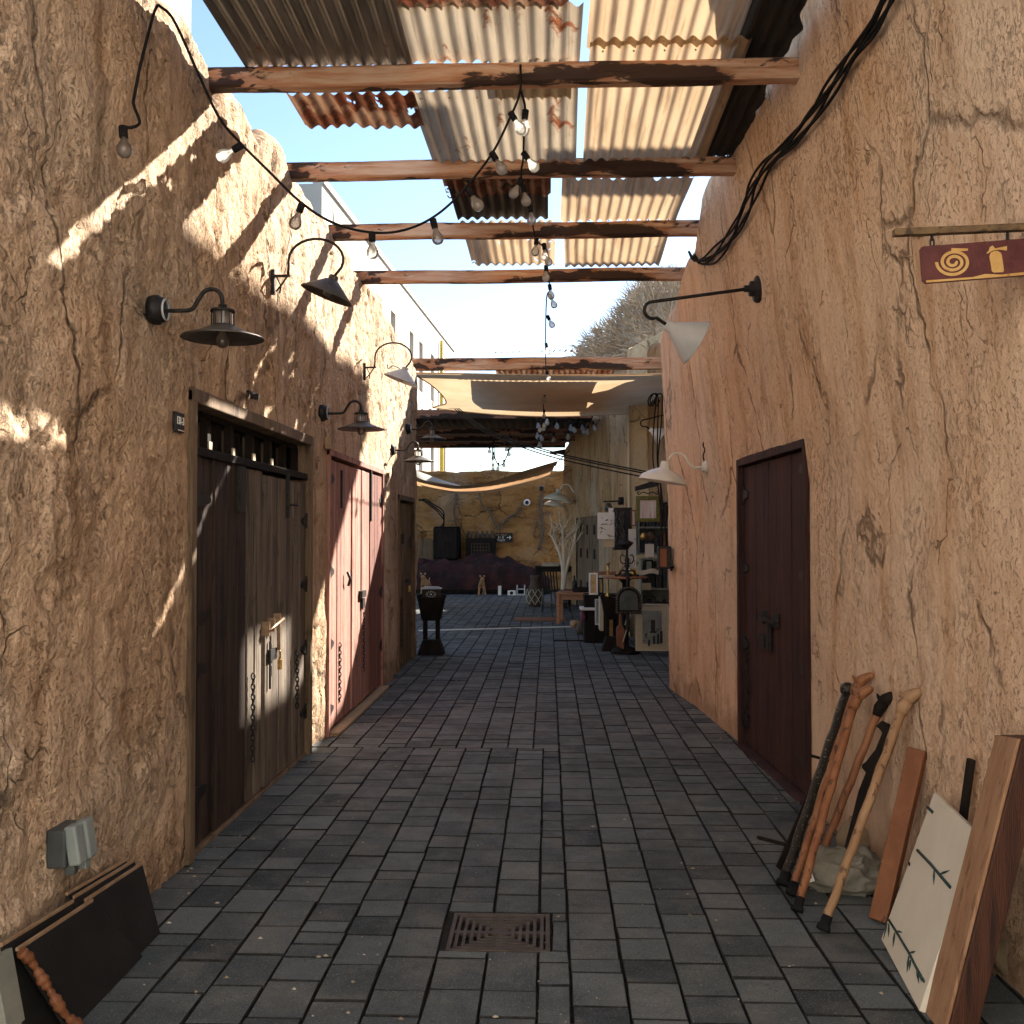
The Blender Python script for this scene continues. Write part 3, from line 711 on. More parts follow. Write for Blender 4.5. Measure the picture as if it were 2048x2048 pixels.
# door two: faded red boards
d = part('door', door_frame(8.06, 10.72, 2.27, .05), M['door_pink'], wallL, bevel=.004, label='faded red board door in three leaves with black strap hinges')
part('door_leaf', planks(8.12, 9.02, .05, 2.2, xd + .03, 6, .03), M['door_pink'], d, bevel=.003)
part('door_leaf', planks(9.04, 9.94, .05, 2.2, xd + .033, 6, .03), M['door_pink'], d, bevel=.003)
part('door_leaf', planks(9.97, 10.66, .05, 2.2, xd + .03, 5, .03), M['door_pink_shaded'], d, bevel=.003, label='third leaf, its shade put into a darker red')
for (y, z, sd_) in ((8.14, 2.05, 1), (8.14, 1.30, 1), (8.14, .72, 1), (8.14, .2, 1), (10.64, 1.95, -1), (10.64, 1.0, -1), (10.64, .45, -1)):
    part('hinge', strap((XL + .004, y, z), .12, .05, .02, side=sd_), M['iron'], d)
part('latch', MB().box((XL + .01, 8.55, 1.98), (.02, .03, .32)), M['iron'], d); part('latch', MB().box((XL + .01, 9.98, 1.98), (.02, .035, .5)), M['iron'], d)
part('latch', MB().box((XL + .02, 9.45, 1.05), (.05, .2, .06)).tube([(XL + .03, 8.72, 1.28), (XL + .05, 8.74, 1.22), (XL + .03, 8.76, 1.16)], .012, 6).box((XL + .01, 9.55, .96), (.03, .12, .09)), M['iron'], d)
part('chain', chain((XL + .012, 8.5, .70), .50), M['iron'], d); part('chain', chain((XL + .012, 9.6, .9), .6), M['iron'], d)
part('sill', MB().box((XL + .035, 9.4, .008), (.10, 2.6, .03)), M['plaster_top'], d, bevel=.008)
# door three: old brown boards, deep shade
d = part('door', door_frame(11.85, 13.22, 2.06, .06), M['door_olive'], wallL, bevel=.004, label='narrow old brown board door with padlock and chain')
part('door_leaf', planks(11.92, 12.52, .04, 1.98, xd + .01, 4), M['door_olive'], d, bevel=.003)
part('door_leaf', planks(12.54, 13.15, .04, 1.98, xd + .01, 4), M['door_olive'], d, bevel=.003)
part('latch', MB().box((XL + .01, 12.6, 1.03), (.05, .2, .05)).box((XL + .01, 12.2, 1.55), (.03, .05, .12)).box((XL + .01, 12.9, 1.5), (.03, .05, .14)), M['iron'], d)
part('padlock', MB().box((XL + .03, 12.66, .93), (.025, .05, .08)), M['brass'], d, bevel=.003)
part('chain', chain((XL + .01, 12.1, .85), .6), M['iron'], d)

# maroon door of the right wall
a = Vector((XR(6.12), 6.12, 0)); b = Vector((XR(7.92), 7.92, 0)); dv = (b - a).normalized(); nv = Vector((-dv.y, dv.x, 0)); ang = math.atan2(dv.y, dv.x); Rz = Matrix.Rotation(ang, 3, 'Z')
def rbox(mb, t, z, size, out): p = a + dv * t + nv * out; mb.box((p.x, p.y, z), size, Rz); return mb
LD = (b - a).length
fm = MB(); rbox(fm, .02, 1.09, (.06, .16, 2.18), -.05); rbox(fm, LD - .02, 1.09, (.06, .16, 2.18), -.05); rbox(fm, LD / 2, 2.15, (LD + .02, .163, .06), -.05); rbox(fm, LD / 2, .0, (LD - .1, .17, .035), -.035)
d = part('door', fm, M['door_maroon'], wallR, bevel=.005, label='tall maroon board door with black iron bolt')
lm = MB(); n = 9
for k in range(n): rbox(lm, .06 + (k + .5) * (LD - .12) / n, 1.07, ((LD - .12) / n - .004, .035, 2.08), -.03 + random.uniform(-.003, .003))
part('door_leaf', lm, M['door_maroon'], d, bevel=.003)
def rstrap(t, z, L, side):
    p = a + dv * t + nv * (-.006)
    return MB().prism([(0, -.05), (L * side, -.018), (L * side, .018), (0, .05)] if side > 0 else [(0, .05), (L * side, .018), (L * side, -.018), (0, -.05)], .012, p + Vector((0, 0, z)), dv, (0, 0, 1)).box((p.x, p.y, z), (.03, .02, .13), Rz)
for t, z, sd_ in ((.06, 2.0, 1), (.06, 1.35, 1), (.06, .78, 1), (.06, .22, 1), (LD - .06, 1.9, -1), (LD - .06, 1.35, -1), (LD - .06, .78, -1), (LD - .06, .2, -1)):
    part('hinge', rstrap(t, z, .16, sd_), M['iron'], d)
bm = MB(); rbox(bm, LD * .50, 1.02, (.40, .03, .025), .02); rbox(bm, LD * .52, .92, (.05, .025, .22), .01); rbox(bm, LD * .6, .86, (.12, .03, .08), .012); rbox(bm, LD * .42, 1.03, (.03, .04, .09), .01); rbox(bm, LD * .58, 1.03, (.03, .04, .09), .01)
part('bolt', bm, M['iron'], d)
pc = a + dv * (LD - .22) + nv * .005; part('chain', chain((pc.x, pc.y, .74), .62), M['iron'], d)

# ------------------------------------------------------------ roof beams over the alley
beam_specs = [((435, 132), (1580, 114), 42, 1.0), ((581, 323), (1469, 310), 33, 1.4), ((668, 449), (1396, 438), 29, 1.7), ((726, 543), (1378, 532), 24, 2.0), ((828, 716), (1318, 713), 25, 2.4)]
BY = [5.36, 6.86, 8.27, 9.6, 14.0]
blabels = ['stout roof beam nearest the viewer, red brown with black burn streaks', 'second weathered roof beam from the front, grey at its left end',
           'third weathered roof beam from the front, string of bulbs passing below', 'fourth weathered roof beam, bare sky beyond it', 'fifth roof beam standing just above the beige canvas sail']
beam_top = []
for k, (Y, lab) in enumerate(zip(BY, blabels)):
    l, r, th, _ = beam_specs[k]
    zl = aY(l[0], l[1], Y).z; zr = aY(r[0], r[1], Y).z; zt = (zl + zr) / 2; h = th / 2048 * Y if k < 4 else .165
    x0 = -1.95 if k < 4 else -2.0; x1 = 1.5 if k < 4 else 1.9
    if k == 3: x1 = 1.55
    mb = MB(); n = 60; V = []; dpt = .10
    for i in range(n + 1):
        t = i / n; x = x0 + (x1 - x0) * t; wob = .003 * math.sin(x * 2.3 + k * 2) + .0015 * math.sin(x * 7 + k)
        z = zt + (zr - zl) * (t - .5) * .5 + wob; yo = .006 * math.sin(x * 3.1 + k)
        c = .012
        for (u, w) in ((c, 0), (dpt - c, 0), (dpt, -c), (dpt, -h + c), (dpt - c, -h), (c, -h), (0, -h + c), (0, -c)):
            V.append((x, Y + u + yo, z + w + random.uniform(-.0012, .0012)))
    mb.add(V, [(i * 8 + q, i * 8 + (q + 1) % 8, (i + 1) * 8 + (q + 1) % 8, (i + 1) * 8 + q) for i in range(n) for q in range(8)] + [tuple(range(8))[::-1], tuple(n * 8 + q for q in range(8))])
    beam_top.append((zt, zt - h)); solo('roof_beam', mb, M['beam'], lab, 'roof beam', 'timber beams spanning the alley')

# ------------------------------------------------------------ corrugated sheets
def corrugated(x0, x1, y0, y1, z, mat, label, jag0=.0, jag1=.0, slope=0.0, pitch=.080, amp=.013, skew0=0.0, skew1=0.0, holes=None, rot=0.0, sag=.0, side_jag=0.0, phase=0.0):
    nx = int((x1 - x0) / (pitch / 10)); ny = max(14, int((y1 - y0) / .035))
    u = np.linspace(0, 1, nx + 1); v = np.linspace(0, 1, ny + 1)
    U, Vv = np.meshgrid(u, v, indexing='ij'); X = x0 + (x1 - x0) * U
    j0 = jag0 * (fbm(np.stack([u * (x1 - x0) * 9 + y0 * 7, u * 0 + 2.2, u * 0], 1), 4, .6) - .35); j1 = jag1 * (fbm(np.stack([u * (x1 - x0) * 9 + y1 * 5, u * 0 + 8.1, u * 0], 1), 4, .6) - .35)
    ya = y0 + np.maximum(0, j0)[:, None] * 2; yb = y1 - np.maximum(0, j1)[:, None] * 2
    Yy = ya + (yb - ya) * Vv
    Z = z + slope * (Yy - y0) + amp * np.sin(2 * np.pi * X / pitch + phase) - sag * 4 * U * (1 - U) + .034 * (fbm(np.stack([X.ravel() * 1.5, Yy.ravel() * 1.5, 0 * X.ravel() + z], 1), 2).reshape(X.shape) - .5)
    X2 = X + skew0 * (1 - Vv) + skew1 * Vv
    if side_jag: X2 = X2 + (U - .0) ** 8 * side_jag * (fbm(np.stack([Yy.ravel() * 6, 0 * Yy.ravel(), 0 * Yy.ravel() + 3], 1), 3).reshape(X.shape) - .5)
    P = np.stack([X2, Yy, Z], -1).reshape(-1, 3)
    hn = None
    if holes:
        hn = fbm(np.stack([X.ravel() * 7, Yy.ravel() * 7, 0 * X.ravel() + holes[1]], 1), 4, .6).reshape(X.shape)
    def keep(i, j):
        if hn is None: return True
        vv = (j + .5) / ny; wgt = holes[2](vv); return hn[i, j] * wgt < holes[0]
    mb = MB().grid(P.tolist(), nx + 1, ny + 1, True, keep)
    if y1 - y0 > .6:
        for xx in np.arange(x0 + .07, x1 - .04, pitch * 2):
            for yy in (y0 + .09, y1 - .09): mb.ball((xx, yy, z + slope * (yy - y0) - amp - .004), .006, 6, 4)
    return solo('roofing_sheet', mb, mat, label, 'roofing sheet', 'corrugated sheets lying on the beams')
zt = [t for t, _ in beam_top]
zs = zt[0] + .013
near = lambda v: 1.0 if v > .8 else .2
far1 = lambda v: sstep(.55, 1, v)
# column A (left, dark), B (middle, tan and rusty), C (right, tan), D (black strip along the right wall)
corrugated(-1.62, -.72, 2.9, 5.42, zs, M['sheet_dark'], 'large dark grey corrugated sheet at the upper left, rust at its lower edge', skew1=.0)
corrugated(-1.50, -.76, 5.745, 6.24, zs + .002, M['sheet_rusty'], 'rusty ragged sheet end sticking out under the nearest beam', jag1=.05, holes=(.72, 4.0, lambda v: 1.0))
corrugated(-.80, .17, 4.85, 5.43, zs + .026, M['sheet_mid'], 'grey tan sheet end lying on the nearest beam in the middle')
corrugated(-.80, .17, 5.745, 6.95, zs + .018, M['sheet_mid'], 'tan and grey corrugated sheet in the middle, between the two nearest beams', skew1=.02)
corrugated(-.32, .17, 5.45, 5.93, zs + .040, M['sheet_mid'], 'short patch sheet laid over the joint above the nearest beam')  # added to bound the hidden gap that throws sun on the left wall
corrugated(-.80, .10, 2.4, 4.92, zs + .05, M['sheet_rusty'], 'flaking rust red sheet at the top centre of the roof', jag1=.03)
corrugated(.20, .98, 2.4, 5.3, zs + .03, M['sheet_tan'], 'plain tan sheet at the top right, beside the bright gap')
corrugated(.215, 1.04, 5.2, 6.98, zs + .016, M['sheet_tan'], 'tan corrugated sheet right of the bright gap, between first and second beam', skew1=.02)
corrugated(-.76, .02, 6.98, 7.66, zt[1] + .012, M['sheet_rusty'], 'ragged rusty sheet behind the second beam with a torn far edge', jag1=.08, holes=(.68, 1.0, lambda v: 1.0))
corrugated(-.74, .0, 7.25, 8.32, zt[1] + .045, M['sheet_black'], 'dark sheet lying under the torn rusty one, before the third beam')
corrugated(.10, 1.04, 7.26, 8.34, zt[1] + .016, M['sheet_tan'], 'short tan sheet right of centre between second and third beam', jag0=.10, skew1=-.0)
corrugated(-.72, .06, 8.30, 9.66, zt[2] + .012, M['sheet_tan'], 'short tan sheet left of centre behind the third beam, holed at the corner', holes=(.66, 9.0, lambda v: .9), jag1=.02)
corrugated(.13, 1.02, 8.58, 9.75, zt[2] + .018, M['sheet_tan'], 'short tan sheet right of centre behind the third beam', skew1=.03, jag1=.02)
corrugated(.97, 1.26, 2.4, 6.95, zs + .045, M['sheet_black'], 'long soot black sheet strip along the right wall top', side_jag=.10, jag1=.05)
corrugated(-.80, .42, 13.7, 14.6, zt[4] + .02, M['sheet_rusty'], 'crumpled rusty sheet lying on the fifth beam', jag0=.06, slope=.20, holes=(.68, 2.0, lambda v: 1.0))
corrugated(-.78, .98, 14.35, 17.3, zt[4] - .02, M['sheet_rusty'], 'rusty sheet behind the fifth beam above the canvas sail', jag0=.02)

# roof over the courtyard entrance: dark beams under a black sheet
def rbeam(y, z, x0, x1, h, lab):
    mb = MB().box(((x0 + x1) / 2, y, z + h / 2), (x1 - x0, .12, h)); return solo('roof_beam', mb, M['beam2'], lab, 'roof beam', 'dark beams over the courtyard', bevel=.01)
rbeam(19.3, 3.79, -5.2, .82, .17, 'dark red courtyard beam nearest, half hidden by the canvas sail')
rbeam(21.9, 3.76, -5.2, .78, .11, 'dark courtyard beam second in, below the black sheet')
rbeam(23.4, 3.74, -5.2, .62, .12, 'dark courtyard beam third in')
rbeam(25.2, 3.74, -5.2, .42, .14, 'dark courtyard beam farthest in, white sky right below')
corrugated(-5.2, .9, 19.3, 26.5, 3.97, M['sheet_black'], 'black sheet roof over the courtyard entrance', pitch=.152, amp=.018)

# ------------------------------------------------------------ canvas sails
def sail_grid(fn, nu=34, nv=16):
    P = [];
    for i in range(nu + 1):
        for j in range(nv + 1): P.append(fn(i / nu, j / nv))
    return MB().grid(P, nu + 1, nv + 1, True)
A_, B_ = aY(822, 746, 13.55), Vector((1.72, 13.5, 3.72)); C_, D_ = aY(866, 816, 17.6), Vector((1.75, 17.6, 3.70))
def sail1(u, v):
    p = A_.lerp(B_, u).lerp(C_.lerp(D_, u), v)
    p += (Vector((1, 0, 0))) * (.34 * math.sin(math.pi * v) * (1 - u) ** 3)
    p.z -= .10 * math.sin(math.pi * u) * (.3 + .7 * v) + .10 * math.sin(math.pi * v) * (1 - .4 * u)
    p.z += .018 * math.sin(9 * v + 4 * u) * (1 - u) ** 2
    return p
cs = thing('canvas_sail', 'beige canvas shade sail stretched below the fifth beam', 'shade sail', aY(1060, 780, 15.5))
part('canvas', sail_grid(sail1), M['sail'], cs)
ed = MB(); ed.tube([sail1(i / 30, 0) for i in range(31)], .012, 6); ed.tube([sail1(i / 30, 1) for i in range(31)], .012, 6); ed.tube([sail1(0, i / 20) for i in range(21)], .012, 6)
part('hem', ed, M['sail'], cs)
part('rope', MB().tube([C_, Vector((-1.95, 17.2, C_.z + .05))], .012, 6), M['paper_old'], cs); part('rope', MB().tube([A_, Vector((-1.95, 13.3, A_.z + .02))], .010, 6), M['paper_old'], cs)
top2 = [(800, 925), (837, 956), (880, 968), (920, 972), (985, 962), (1050, 941), (1118, 921)]
bot2 = [(800, 962), (837, 971), (880, 980), (920, 985), (985, 983), (1050, 968), (1100, 948)]
t2 = spline([aY(x, y, 23.8) for x, y in top2], 6); b2_ = spline([aY(x, y, 26.0) for x, y in bot2], 6)
def sail2(u, v):
    i = u * (len(t2) - 1); k = min(int(i), len(t2) - 2); f = i - k
    p = t2[k].lerp(t2[k + 1], f).lerp(b2_[k].lerp(b2_[k + 1], f), v); p.z += .02 * math.sin(v * 16); return p
cs2 = thing('canvas_sail', 'brown hammock-like shade sail sagging across the courtyard', 'shade sail', aY(980, 970, 25))
part('canvas', sail_grid(sail2, 36, 12), M['sail_brown'], cs2)
part('rope', MB().tube([t2[-1], aY(1140, 900, 24.2)], .012, 6), M['rubber'], cs2)
solo('canvas_sail', sail_grid(lambda u, v: aY(790 + 130 * u, 915 + 56 * u ** .7, 26.2).lerp(aY(790 + 130 * u, 952 + 20 * u, 25.9), v), 12, 4), M['white'], 'white corner of shade cloth above the brown sail', 'shade sail')

# ------------------------------------------------------------ white buildings behind the left wall
bd = thing('white_building', 'long white rendered building with tall windows rising behind the left wall', 'building', (-7.5, 45, 0))
q0 = Vector((-6.70, 29.9, 0)); q1 = Vector((-5.38, 58.0, 0)); dvb = (q1 - q0).normalized(); nb = Vector((-dvb.y, dvb.x, 0)); LB = (q1 - q0).length; RB = Matrix.Rotation(math.atan2(dvb.y, dvb.x), 3, 'Z')
wm = MB(); HB = 12.0
wins = []
for t0 in (7.5, 10.2, 14.3, 16.7, 20.0): wins += [(t0, 8.2, 1.0, 2.3), (t0, 3.9, 1.0, 2.3)]
wins.append((23.4, 3.2, 1.6, 4.2))
# facade with real openings: strips between windows
cols = sorted(set([0, LB] + [w[0] for w in wins] + [w[0] + w[2] for w in wins])); zsb = sorted(set([0, HB] + [w[1] for w in wins] + [w[1] + w[3] for w in wins]))
for i in range(len(cols) - 1):
    for j in range(len(zsb) - 1):
        tm, zm = (cols[i] + cols[i + 1]) / 2, (zsb[j] + zsb[j + 1]) / 2
        inw = any(w[0] < tm < w[0] + w[2] and w[1] < zm < w[1] + w[3] for w in wins)
        p0 = q0 + dvb * cols[i]; p1 = q0 + dvb * cols[i + 1]; o_ = nb * (.3 if inw else 0)
        wm.add([p0 + o_ + Vector((0, 0, zsb[j])), p1 + o_ + Vector((0, 0, zsb[j])), p1 + o_ + Vector((0, 0, zsb[j + 1])), p0 + o_ + Vector((0, 0, zsb[j + 1]))], [(0, 1, 2, 3)])
for w in wins:
    for (ta, za, tb2, zb) in ((w[0], w[1], w[0] + w[2], w[1]), (w[0] + w[2], w[1], w[0] + w[2], w[1] + w[3]), (w[0] + w[2], w[1] + w[3], w[0], w[1] + w[3]), (w[0], w[1] + w[3], w[0], w[1])):
        pa = q0 + dvb * ta + Vector((0, 0, za)); pb = q0 + dvb * tb2 + Vector((0, 0, zb)); wm.add([pa, pb, pb + nb * .3, pa + nb * .3], [(0, 1, 2, 3)])
bk = nb * 6
z_ = Vector((0, 0, HB))
wm.add([q0 + z_, q1 + z_, q1 + bk + z_, q0 + bk + z_], [(0, 1, 2, 3)]); wm.add([q1, q1 + bk, q1 + bk + z_, q1 + z_], [(0, 1, 2, 3)]); wm.add([q0, q0 + z_, q0 + bk + z_, q0 + bk], [(0, 1, 2, 3)]); wm.add([q0 + bk, q0 + bk + z_, q1 + bk + z_, q1 + bk], [(0, 1, 2, 3)])
part('wall', wm, M['bldg_far'], bd)
for w in wins:
    pw_ = q0 + dvb * (w[0] + w[2] / 2) + nb * .27 + Vector((0, 0, w[1] + w[3] / 2)); part('window', MB().box(pw_, (w[2] - .12, .06, w[3] - .12), RB), M['shutter'], bd)
part('parapet', MB().box(q0 + dvb * (LB / 2) + z_ + nb * .1 + Vector((0, 0, .1)), (LB, .35, .2), RB), M['bldg_far'], bd)
py = q0 + dvb * 22.6 - nb * .15; part('pipe', MB().tube([py, py + Vector((0, 0, 11.6))], .10, 8), M['yellow_pipe'], bd)
pc_ = q0 + dvb * 1.2 - nb * .03
part('cable', MB().tube(spline([pc_ + Vector((0, 0, 11.8)), pc_ + dvb * .6 + Vector((0, 0, 8.2)), pc_ + dvb * 4.5 + Vector((0, 0, 7.2)), pc_ + dvb * 8 + Vector((0, 0, 6.5)), pc_ + dvb * 12 + Vector((0, 0, 5.0))], 8), .02, 5), M['grey_plastic'], bd)
tw = thing('white_tower', 'white tower edge peeping over the left wall top', 'building', (-4.0, 9.5, 0))
part('wall', MB().box((-4.42, 9.6, 4.6), (1.66, 1.0, 9.2)), M['bldg_far'], tw, bevel=.03)
part('parapet', MB().box((-4.42, 9.6, 9.25), (1.8, 1.14, .16)), M['bldg_far'], tw)

# ------------------------------------------------------------ dry shrub behind the right wall
sh = thing('dry_shrub', 'round grey dry spiky shrub above the right wall', 'shrub', (3.7, 24.5, 0))
sc_ = aY(1408, 800, 24.5); rad = 3.05
tk = MB()
for k in range(7):
    a_ = k * .9; tk.tube(spline([(3.7, 24.5, 0), (3.7 + .2 * math.cos(a_), 24.5 + .2 * math.sin(a_), 2.0), (sc_.x + .9 * math.cos(a_), 24.5 + .9 * math.sin(a_), sc_.z + .5)], 5), [.16 - .012 * i for i in range(11)], 6)
part('trunk', tk, M['bark'], sh)
cr = MB(); rs = random.Random(5); made = 0
while made < 15000:
    v = Vector((rs.gauss(0, 1), rs.gauss(0, 1), rs.gauss(0, 1))).normalized()
    if v.z < -.12 or v.y > .75: continue
    rr_ = rad * (rs.random() ** .12) * (1 + .05 * math.sin(v.x * 7 + v.z * 5)); p = sc_ + Vector((v.x * rr_, v.y * rr_ * .6, v.z * rr_)); made += 1
    dr = (v * .9 + Vector((rs.gauss(0, .55), rs.gauss(0, .55), rs.gauss(0, .55)))).normalized(); L = rs.uniform(.25, .5); w = rs.uniform(.010, .017)
    sd2 = dr.cross(Vector((rs.random(), rs.random(), rs.random()))).normalized() * w; q = p + dr * L * .5 + Vector((0, 0, rs.uniform(-.05, .05)))
    cr.add([p - sd2, p + sd2, q + sd2 * .8, q - sd2 * .8, p + dr * L], [(0, 1, 2, 3), (3, 2, 4)])
core = MB().ball((0, 0, 0), 1, 40, 24); CV = []
for v in core.v:
    v = Vector(v); n_ = .80 + .16 * vnoise(np.array([[v.x * 5 + 9, v.y * 5, v.z * 5]]))[0]; CV.append(sc_ + Vector((v.x * rad * n_, v.y * rad * .6 * n_, max(v.z, -.1) * rad * n_)))
cr.add(CV, core.f, False)
part('crown', cr, M['twig'], sh)

# ------------------------------------------------------------ unseen facade added behind the viewer to bounce sun into the alley
pb = thing('bounce_facade', 'sunlit white house across the plaza behind the viewer', 'building', (0, -4.4, 0))
fb = MB(); fx = [-11, -7, -5.8, -3, -1.8, 1.2, 2.6, 5, 6.2, 11]; fz = [0, 2.3, 3.6, 5.0, 7.5]
for i in range(9):
    for j in range(4):
        op = (i in (1, 3, 7) and j == 2) or (i == 5 and j == 0)
        y = -7 - (.3 if op else 0); x0, x1, z0, z1 = fx[i], fx[i + 1], fz[j], fz[j + 1]
        fb.add([(x0, y, z0), (x1, y, z0), (x1, y, z1), (x0, y, z1)], [(3, 2, 1, 0)])
        if op: fb.add([(x0, -7, z0), (x1, -7, z0), (x1, -7, z1), (x0, -7, z1), (x0, y, z0), (x1, y, z0), (x1, y, z1), (x0, y, z1)], [(0, 4, 5, 1), (1, 5, 6, 2), (2, 6, 7, 3), (3, 7, 4, 0)])
fb.add([(-11, -7, 7.5), (11, -7, 7.5), (11, -14, 7.5), (-11, -14, 7.5)], [(0, 1, 2, 3)])
fb.v = [(x, y + 2.6, z) for x, y, z in fb.v]; part('wall', fb, M['bldg_white'], pb)

# ------------------------------------------------------------ lamps
def lamp_lantern(label, p, k=1.0):
    """black gooseneck lamp with a caged lantern neck and a wide flat shade; reaches out along +x"""
    t = thing('wall_lamp', label, 'wall lamp', p, 0, 'black lantern lamps on the left wall')
    mt = MB().lathe([(0, -.02), (.062, -.02), (.066, 0), (.066, .018), (.056, .026), (.056, .04), (.03, .044), (.0, .044)], (0, 0, 0), (1, 0, 0), 24)
    part('wall_mount', mt, M['iron'], t, True)
    part('mount_ring', MB().lathe([(.045, .0), (.05, .004), (.045, .010)], (.044, 0, 0), (1, 0, 0), 24), M['enamel_grey'], t, True)
    ax = .305
    arm = spline([(.04, 0, -.003), (.10, 0, -.004), (.165, 0, .002), (.195, 0, .045), (.225, 0, .083), (.265, 0, .090), (.297, 0, .065), (ax, 0, .012)], 6)
    part('arm', MB().tube(arm, .0095, 10), M['iron'], t, True)
    part('lantern', MB().lathe([(0, .022), (.018, .022), (.02, .006), (.05, .0), (.054, -.006), (.054, -.012), (.0, -.012)], (ax, 0, 0), n=28).lathe([(.046, -.068), (.05, -.07), (.058, -.076), (.0, -.076)], (ax, 0, 0), n=28), M['iron'], t, True)
    cg = MB()
    for q in range(8):
        a_ = q * math.pi / 4 + .2; cg.tube([(ax + .048 * math.cos(a_), .048 * math.sin(a_), -.010), (ax + .048 * math.cos(a_), .048 * math.sin(a_), -.07)], .003, 5)
    part('cage', cg, M['iron'], t, True)
    part('lantern_glass', MB().lathe([(.042, -.012), (.043, -.068)], (ax, 0, 0), n=20), M['glass'], t, True)
    part('lamp_shade', MB().lathe([(.055, -.074), (.075, -.085), (.13, -.108), (.178, -.124), (.182, -.130), (.178, -.131), (.13, -.116), (.06, -.092), (.0, -.088)], (ax, 0, 0), n=40), M['iron_worn'], t, True)
    bulb(t, (ax, 0, -.088), (0, 0, -1), .9)
    return t
def bulb(parent, o, d, k=1.0, r=None, socket=False):
    prof = [(.010, 0), (.013, .006), (.014, .016), (.022, .030), (.031, .048), (.033, .062), (.029, .078), (.018, .090), (.0, .094)]
    b_ = part('bulb', MB().lathe([(a * k, z * k) for a, z in prof], o, d, 16), M['glass'], parent, True)
    o = Vector(o); d = Vector(d).normalized(); s_ = d.orthogonal().normalized() * .010 * k
    part('filament', MB().tube([o + d * .012 * k, o + d * .030 * k + s_, o + d * .056 * k + s_ * 1.2, o + d * .056 * k - s_ * 1.2, o + d * .030 * k - s_, o + d * .012 * k], .0016 * k, 4), M['steel_rust'], b_, True)
    return b_
LX = XL + .0
def onL(x, y, X=None): return aX(x, y, XL if X is None else X)
lamp_lantern('largest black lantern lamp, nearest the viewer, above the number plaque', onL(310, 620))
lamp_lantern('black lantern lamp between the grey and the red doors', onL(644, 826))
lamp_lantern('small black lantern lamp at the upper end of the left wall, near the sail rope', onL(815, 858))
lamp_lantern('black lantern lamp above the old brown door, lowest of the far ones', onL(782, 900))
def lamp_hoop(label, p, mat, extra=False):
    t = thing('wall_lamp', label, 'wall lamp', p, 0, 'hoop arm lamps on the left wall')
    mt = MB().box((.0, 0, -.04), (.025, .03, .16)).box((.05, 0, .0), (.12, .022, .014)); mt.tube([(.09, 0, -.004), (.06, 0, -.05), (.02, 0, -.10)], .006, 6).tube([(.02, 0, .0), (.05, 0, -.06), (.045, 0, -.11)], .005, 6)
    part('wall_mount', mt, M['iron'], t, True)
    arm = [Vector((.095, 0, 0)), Vector((.10, 0, .06))]
    for q in range(15):
        a_ = math.pi - q / 14 * (math.pi * 1.12); arm.append(Vector((.275 + .175 * math.cos(a_), 0, .10 + .135 * math.sin(a_))))
    arm.append(Vector((.385, 0, -.015)))
    part('arm', MB().tube(arm, .0085, 10), M['iron'] if not extra else M['iron_worn'], t, True)
    ax = Vector((-.36, 0, -.93)).normalized(); o = Vector((.388, 0, -.012))
    part('lamp_shade', MB().lathe([(0, -.012), (.026, -.012), (.030, .0), (.030, .016), (.045, .024), (.168, .118), (.172, .126), (.166, .124), (.045, .034), (.0, .03)], o, ax, 36), mat, t, True)
    bulb(t, o + ax * .04, ax, .95)
    if extra:
        part('old_cord', MB().tube(spline([o + Vector((-.05, .0, .0)), o + Vector((-.12, .02, .03)), o + Vector((-.16, 0, .0)), o + Vector((-.17, .0, .04))], 6), .005, 5), M['bark'], t, True)
    return t
lamp_hoop('dark cone lamp on a tall hoop arm above the double door', onL(546, 552), M['iron_worn'])
lamp_hoop('grey cone lamp on a hoop arm with twisted cord, farther along the sunlit wall top', onL(729, 735), M['enamel_grey'], True)
def lamp_cone(label, p, rotz, L, mat, matarm, k=1.0, grp='cone lamps on the right hand walls'):
    t = thing('wall_lamp', label, 'wall lamp', p, rotz, grp)
    part('wall_mount', MB().lathe([(0, -.03), (.085 * k, -.03), (.09 * k, .0), (.085 * k, .012), (.05 * k, .018), (.05 * k, .05), (.022 * k, .055), (.022 * k, .09), (0, .09)], (0, 0, 0), (1, 0, 0), 28), matarm, t, True)
    e = Vector((L, 0, -.10 * k))
    arm = [Vector((.06, 0, 0)), Vector((.06, 0, 0)).lerp(e, .5)] + [e + Vector((math.sin(a_) * .055 * k, 0, -.055 * k + math.cos(a_) * .055 * k)) for a_ in np.linspace(0, math.pi * 1.15, 10)]
    tip = arm[-1] + Vector((-.07, 0, -.045)) * k; arm.append(tip)
    part('arm', MB().tube(arm, .011 * k, 10), matarm, t, True)
    ax = Vector((-.86, 0, -.50)).normalized()
    part('lamp_shade', MB().lathe([(0, -.01), (.03, -.01), (.036, 0), (.036, .035), (.046, .042), (.155, .22), (.158, .225), (.150, .222), (.045, .05), (0, .045)] if k == 1 else [(a * k, b * k) for a, b in [(0, -.01), (.036, 0), (.036, .035), (.155, .22), (.150, .222), (.04, .05), (0, .045)]], tip, ax, 36), mat, t, True)
    bulb(t, tip + ax * .05 * k, ax, .9 * k)
    return t
pC = onR(1516, 578); lamp_cone('pale grey cone lamp on a long straight black arm, high on the right wall', pC, R(180 + 8), .70, M['enamel_grey'], M['iron'])
lamp_cone('white cone lamp on a thin arm below the canvas sail', (1.80, 14.9, 3.35), R(180 + 6), .42, M['white'], M['iron'], .9)
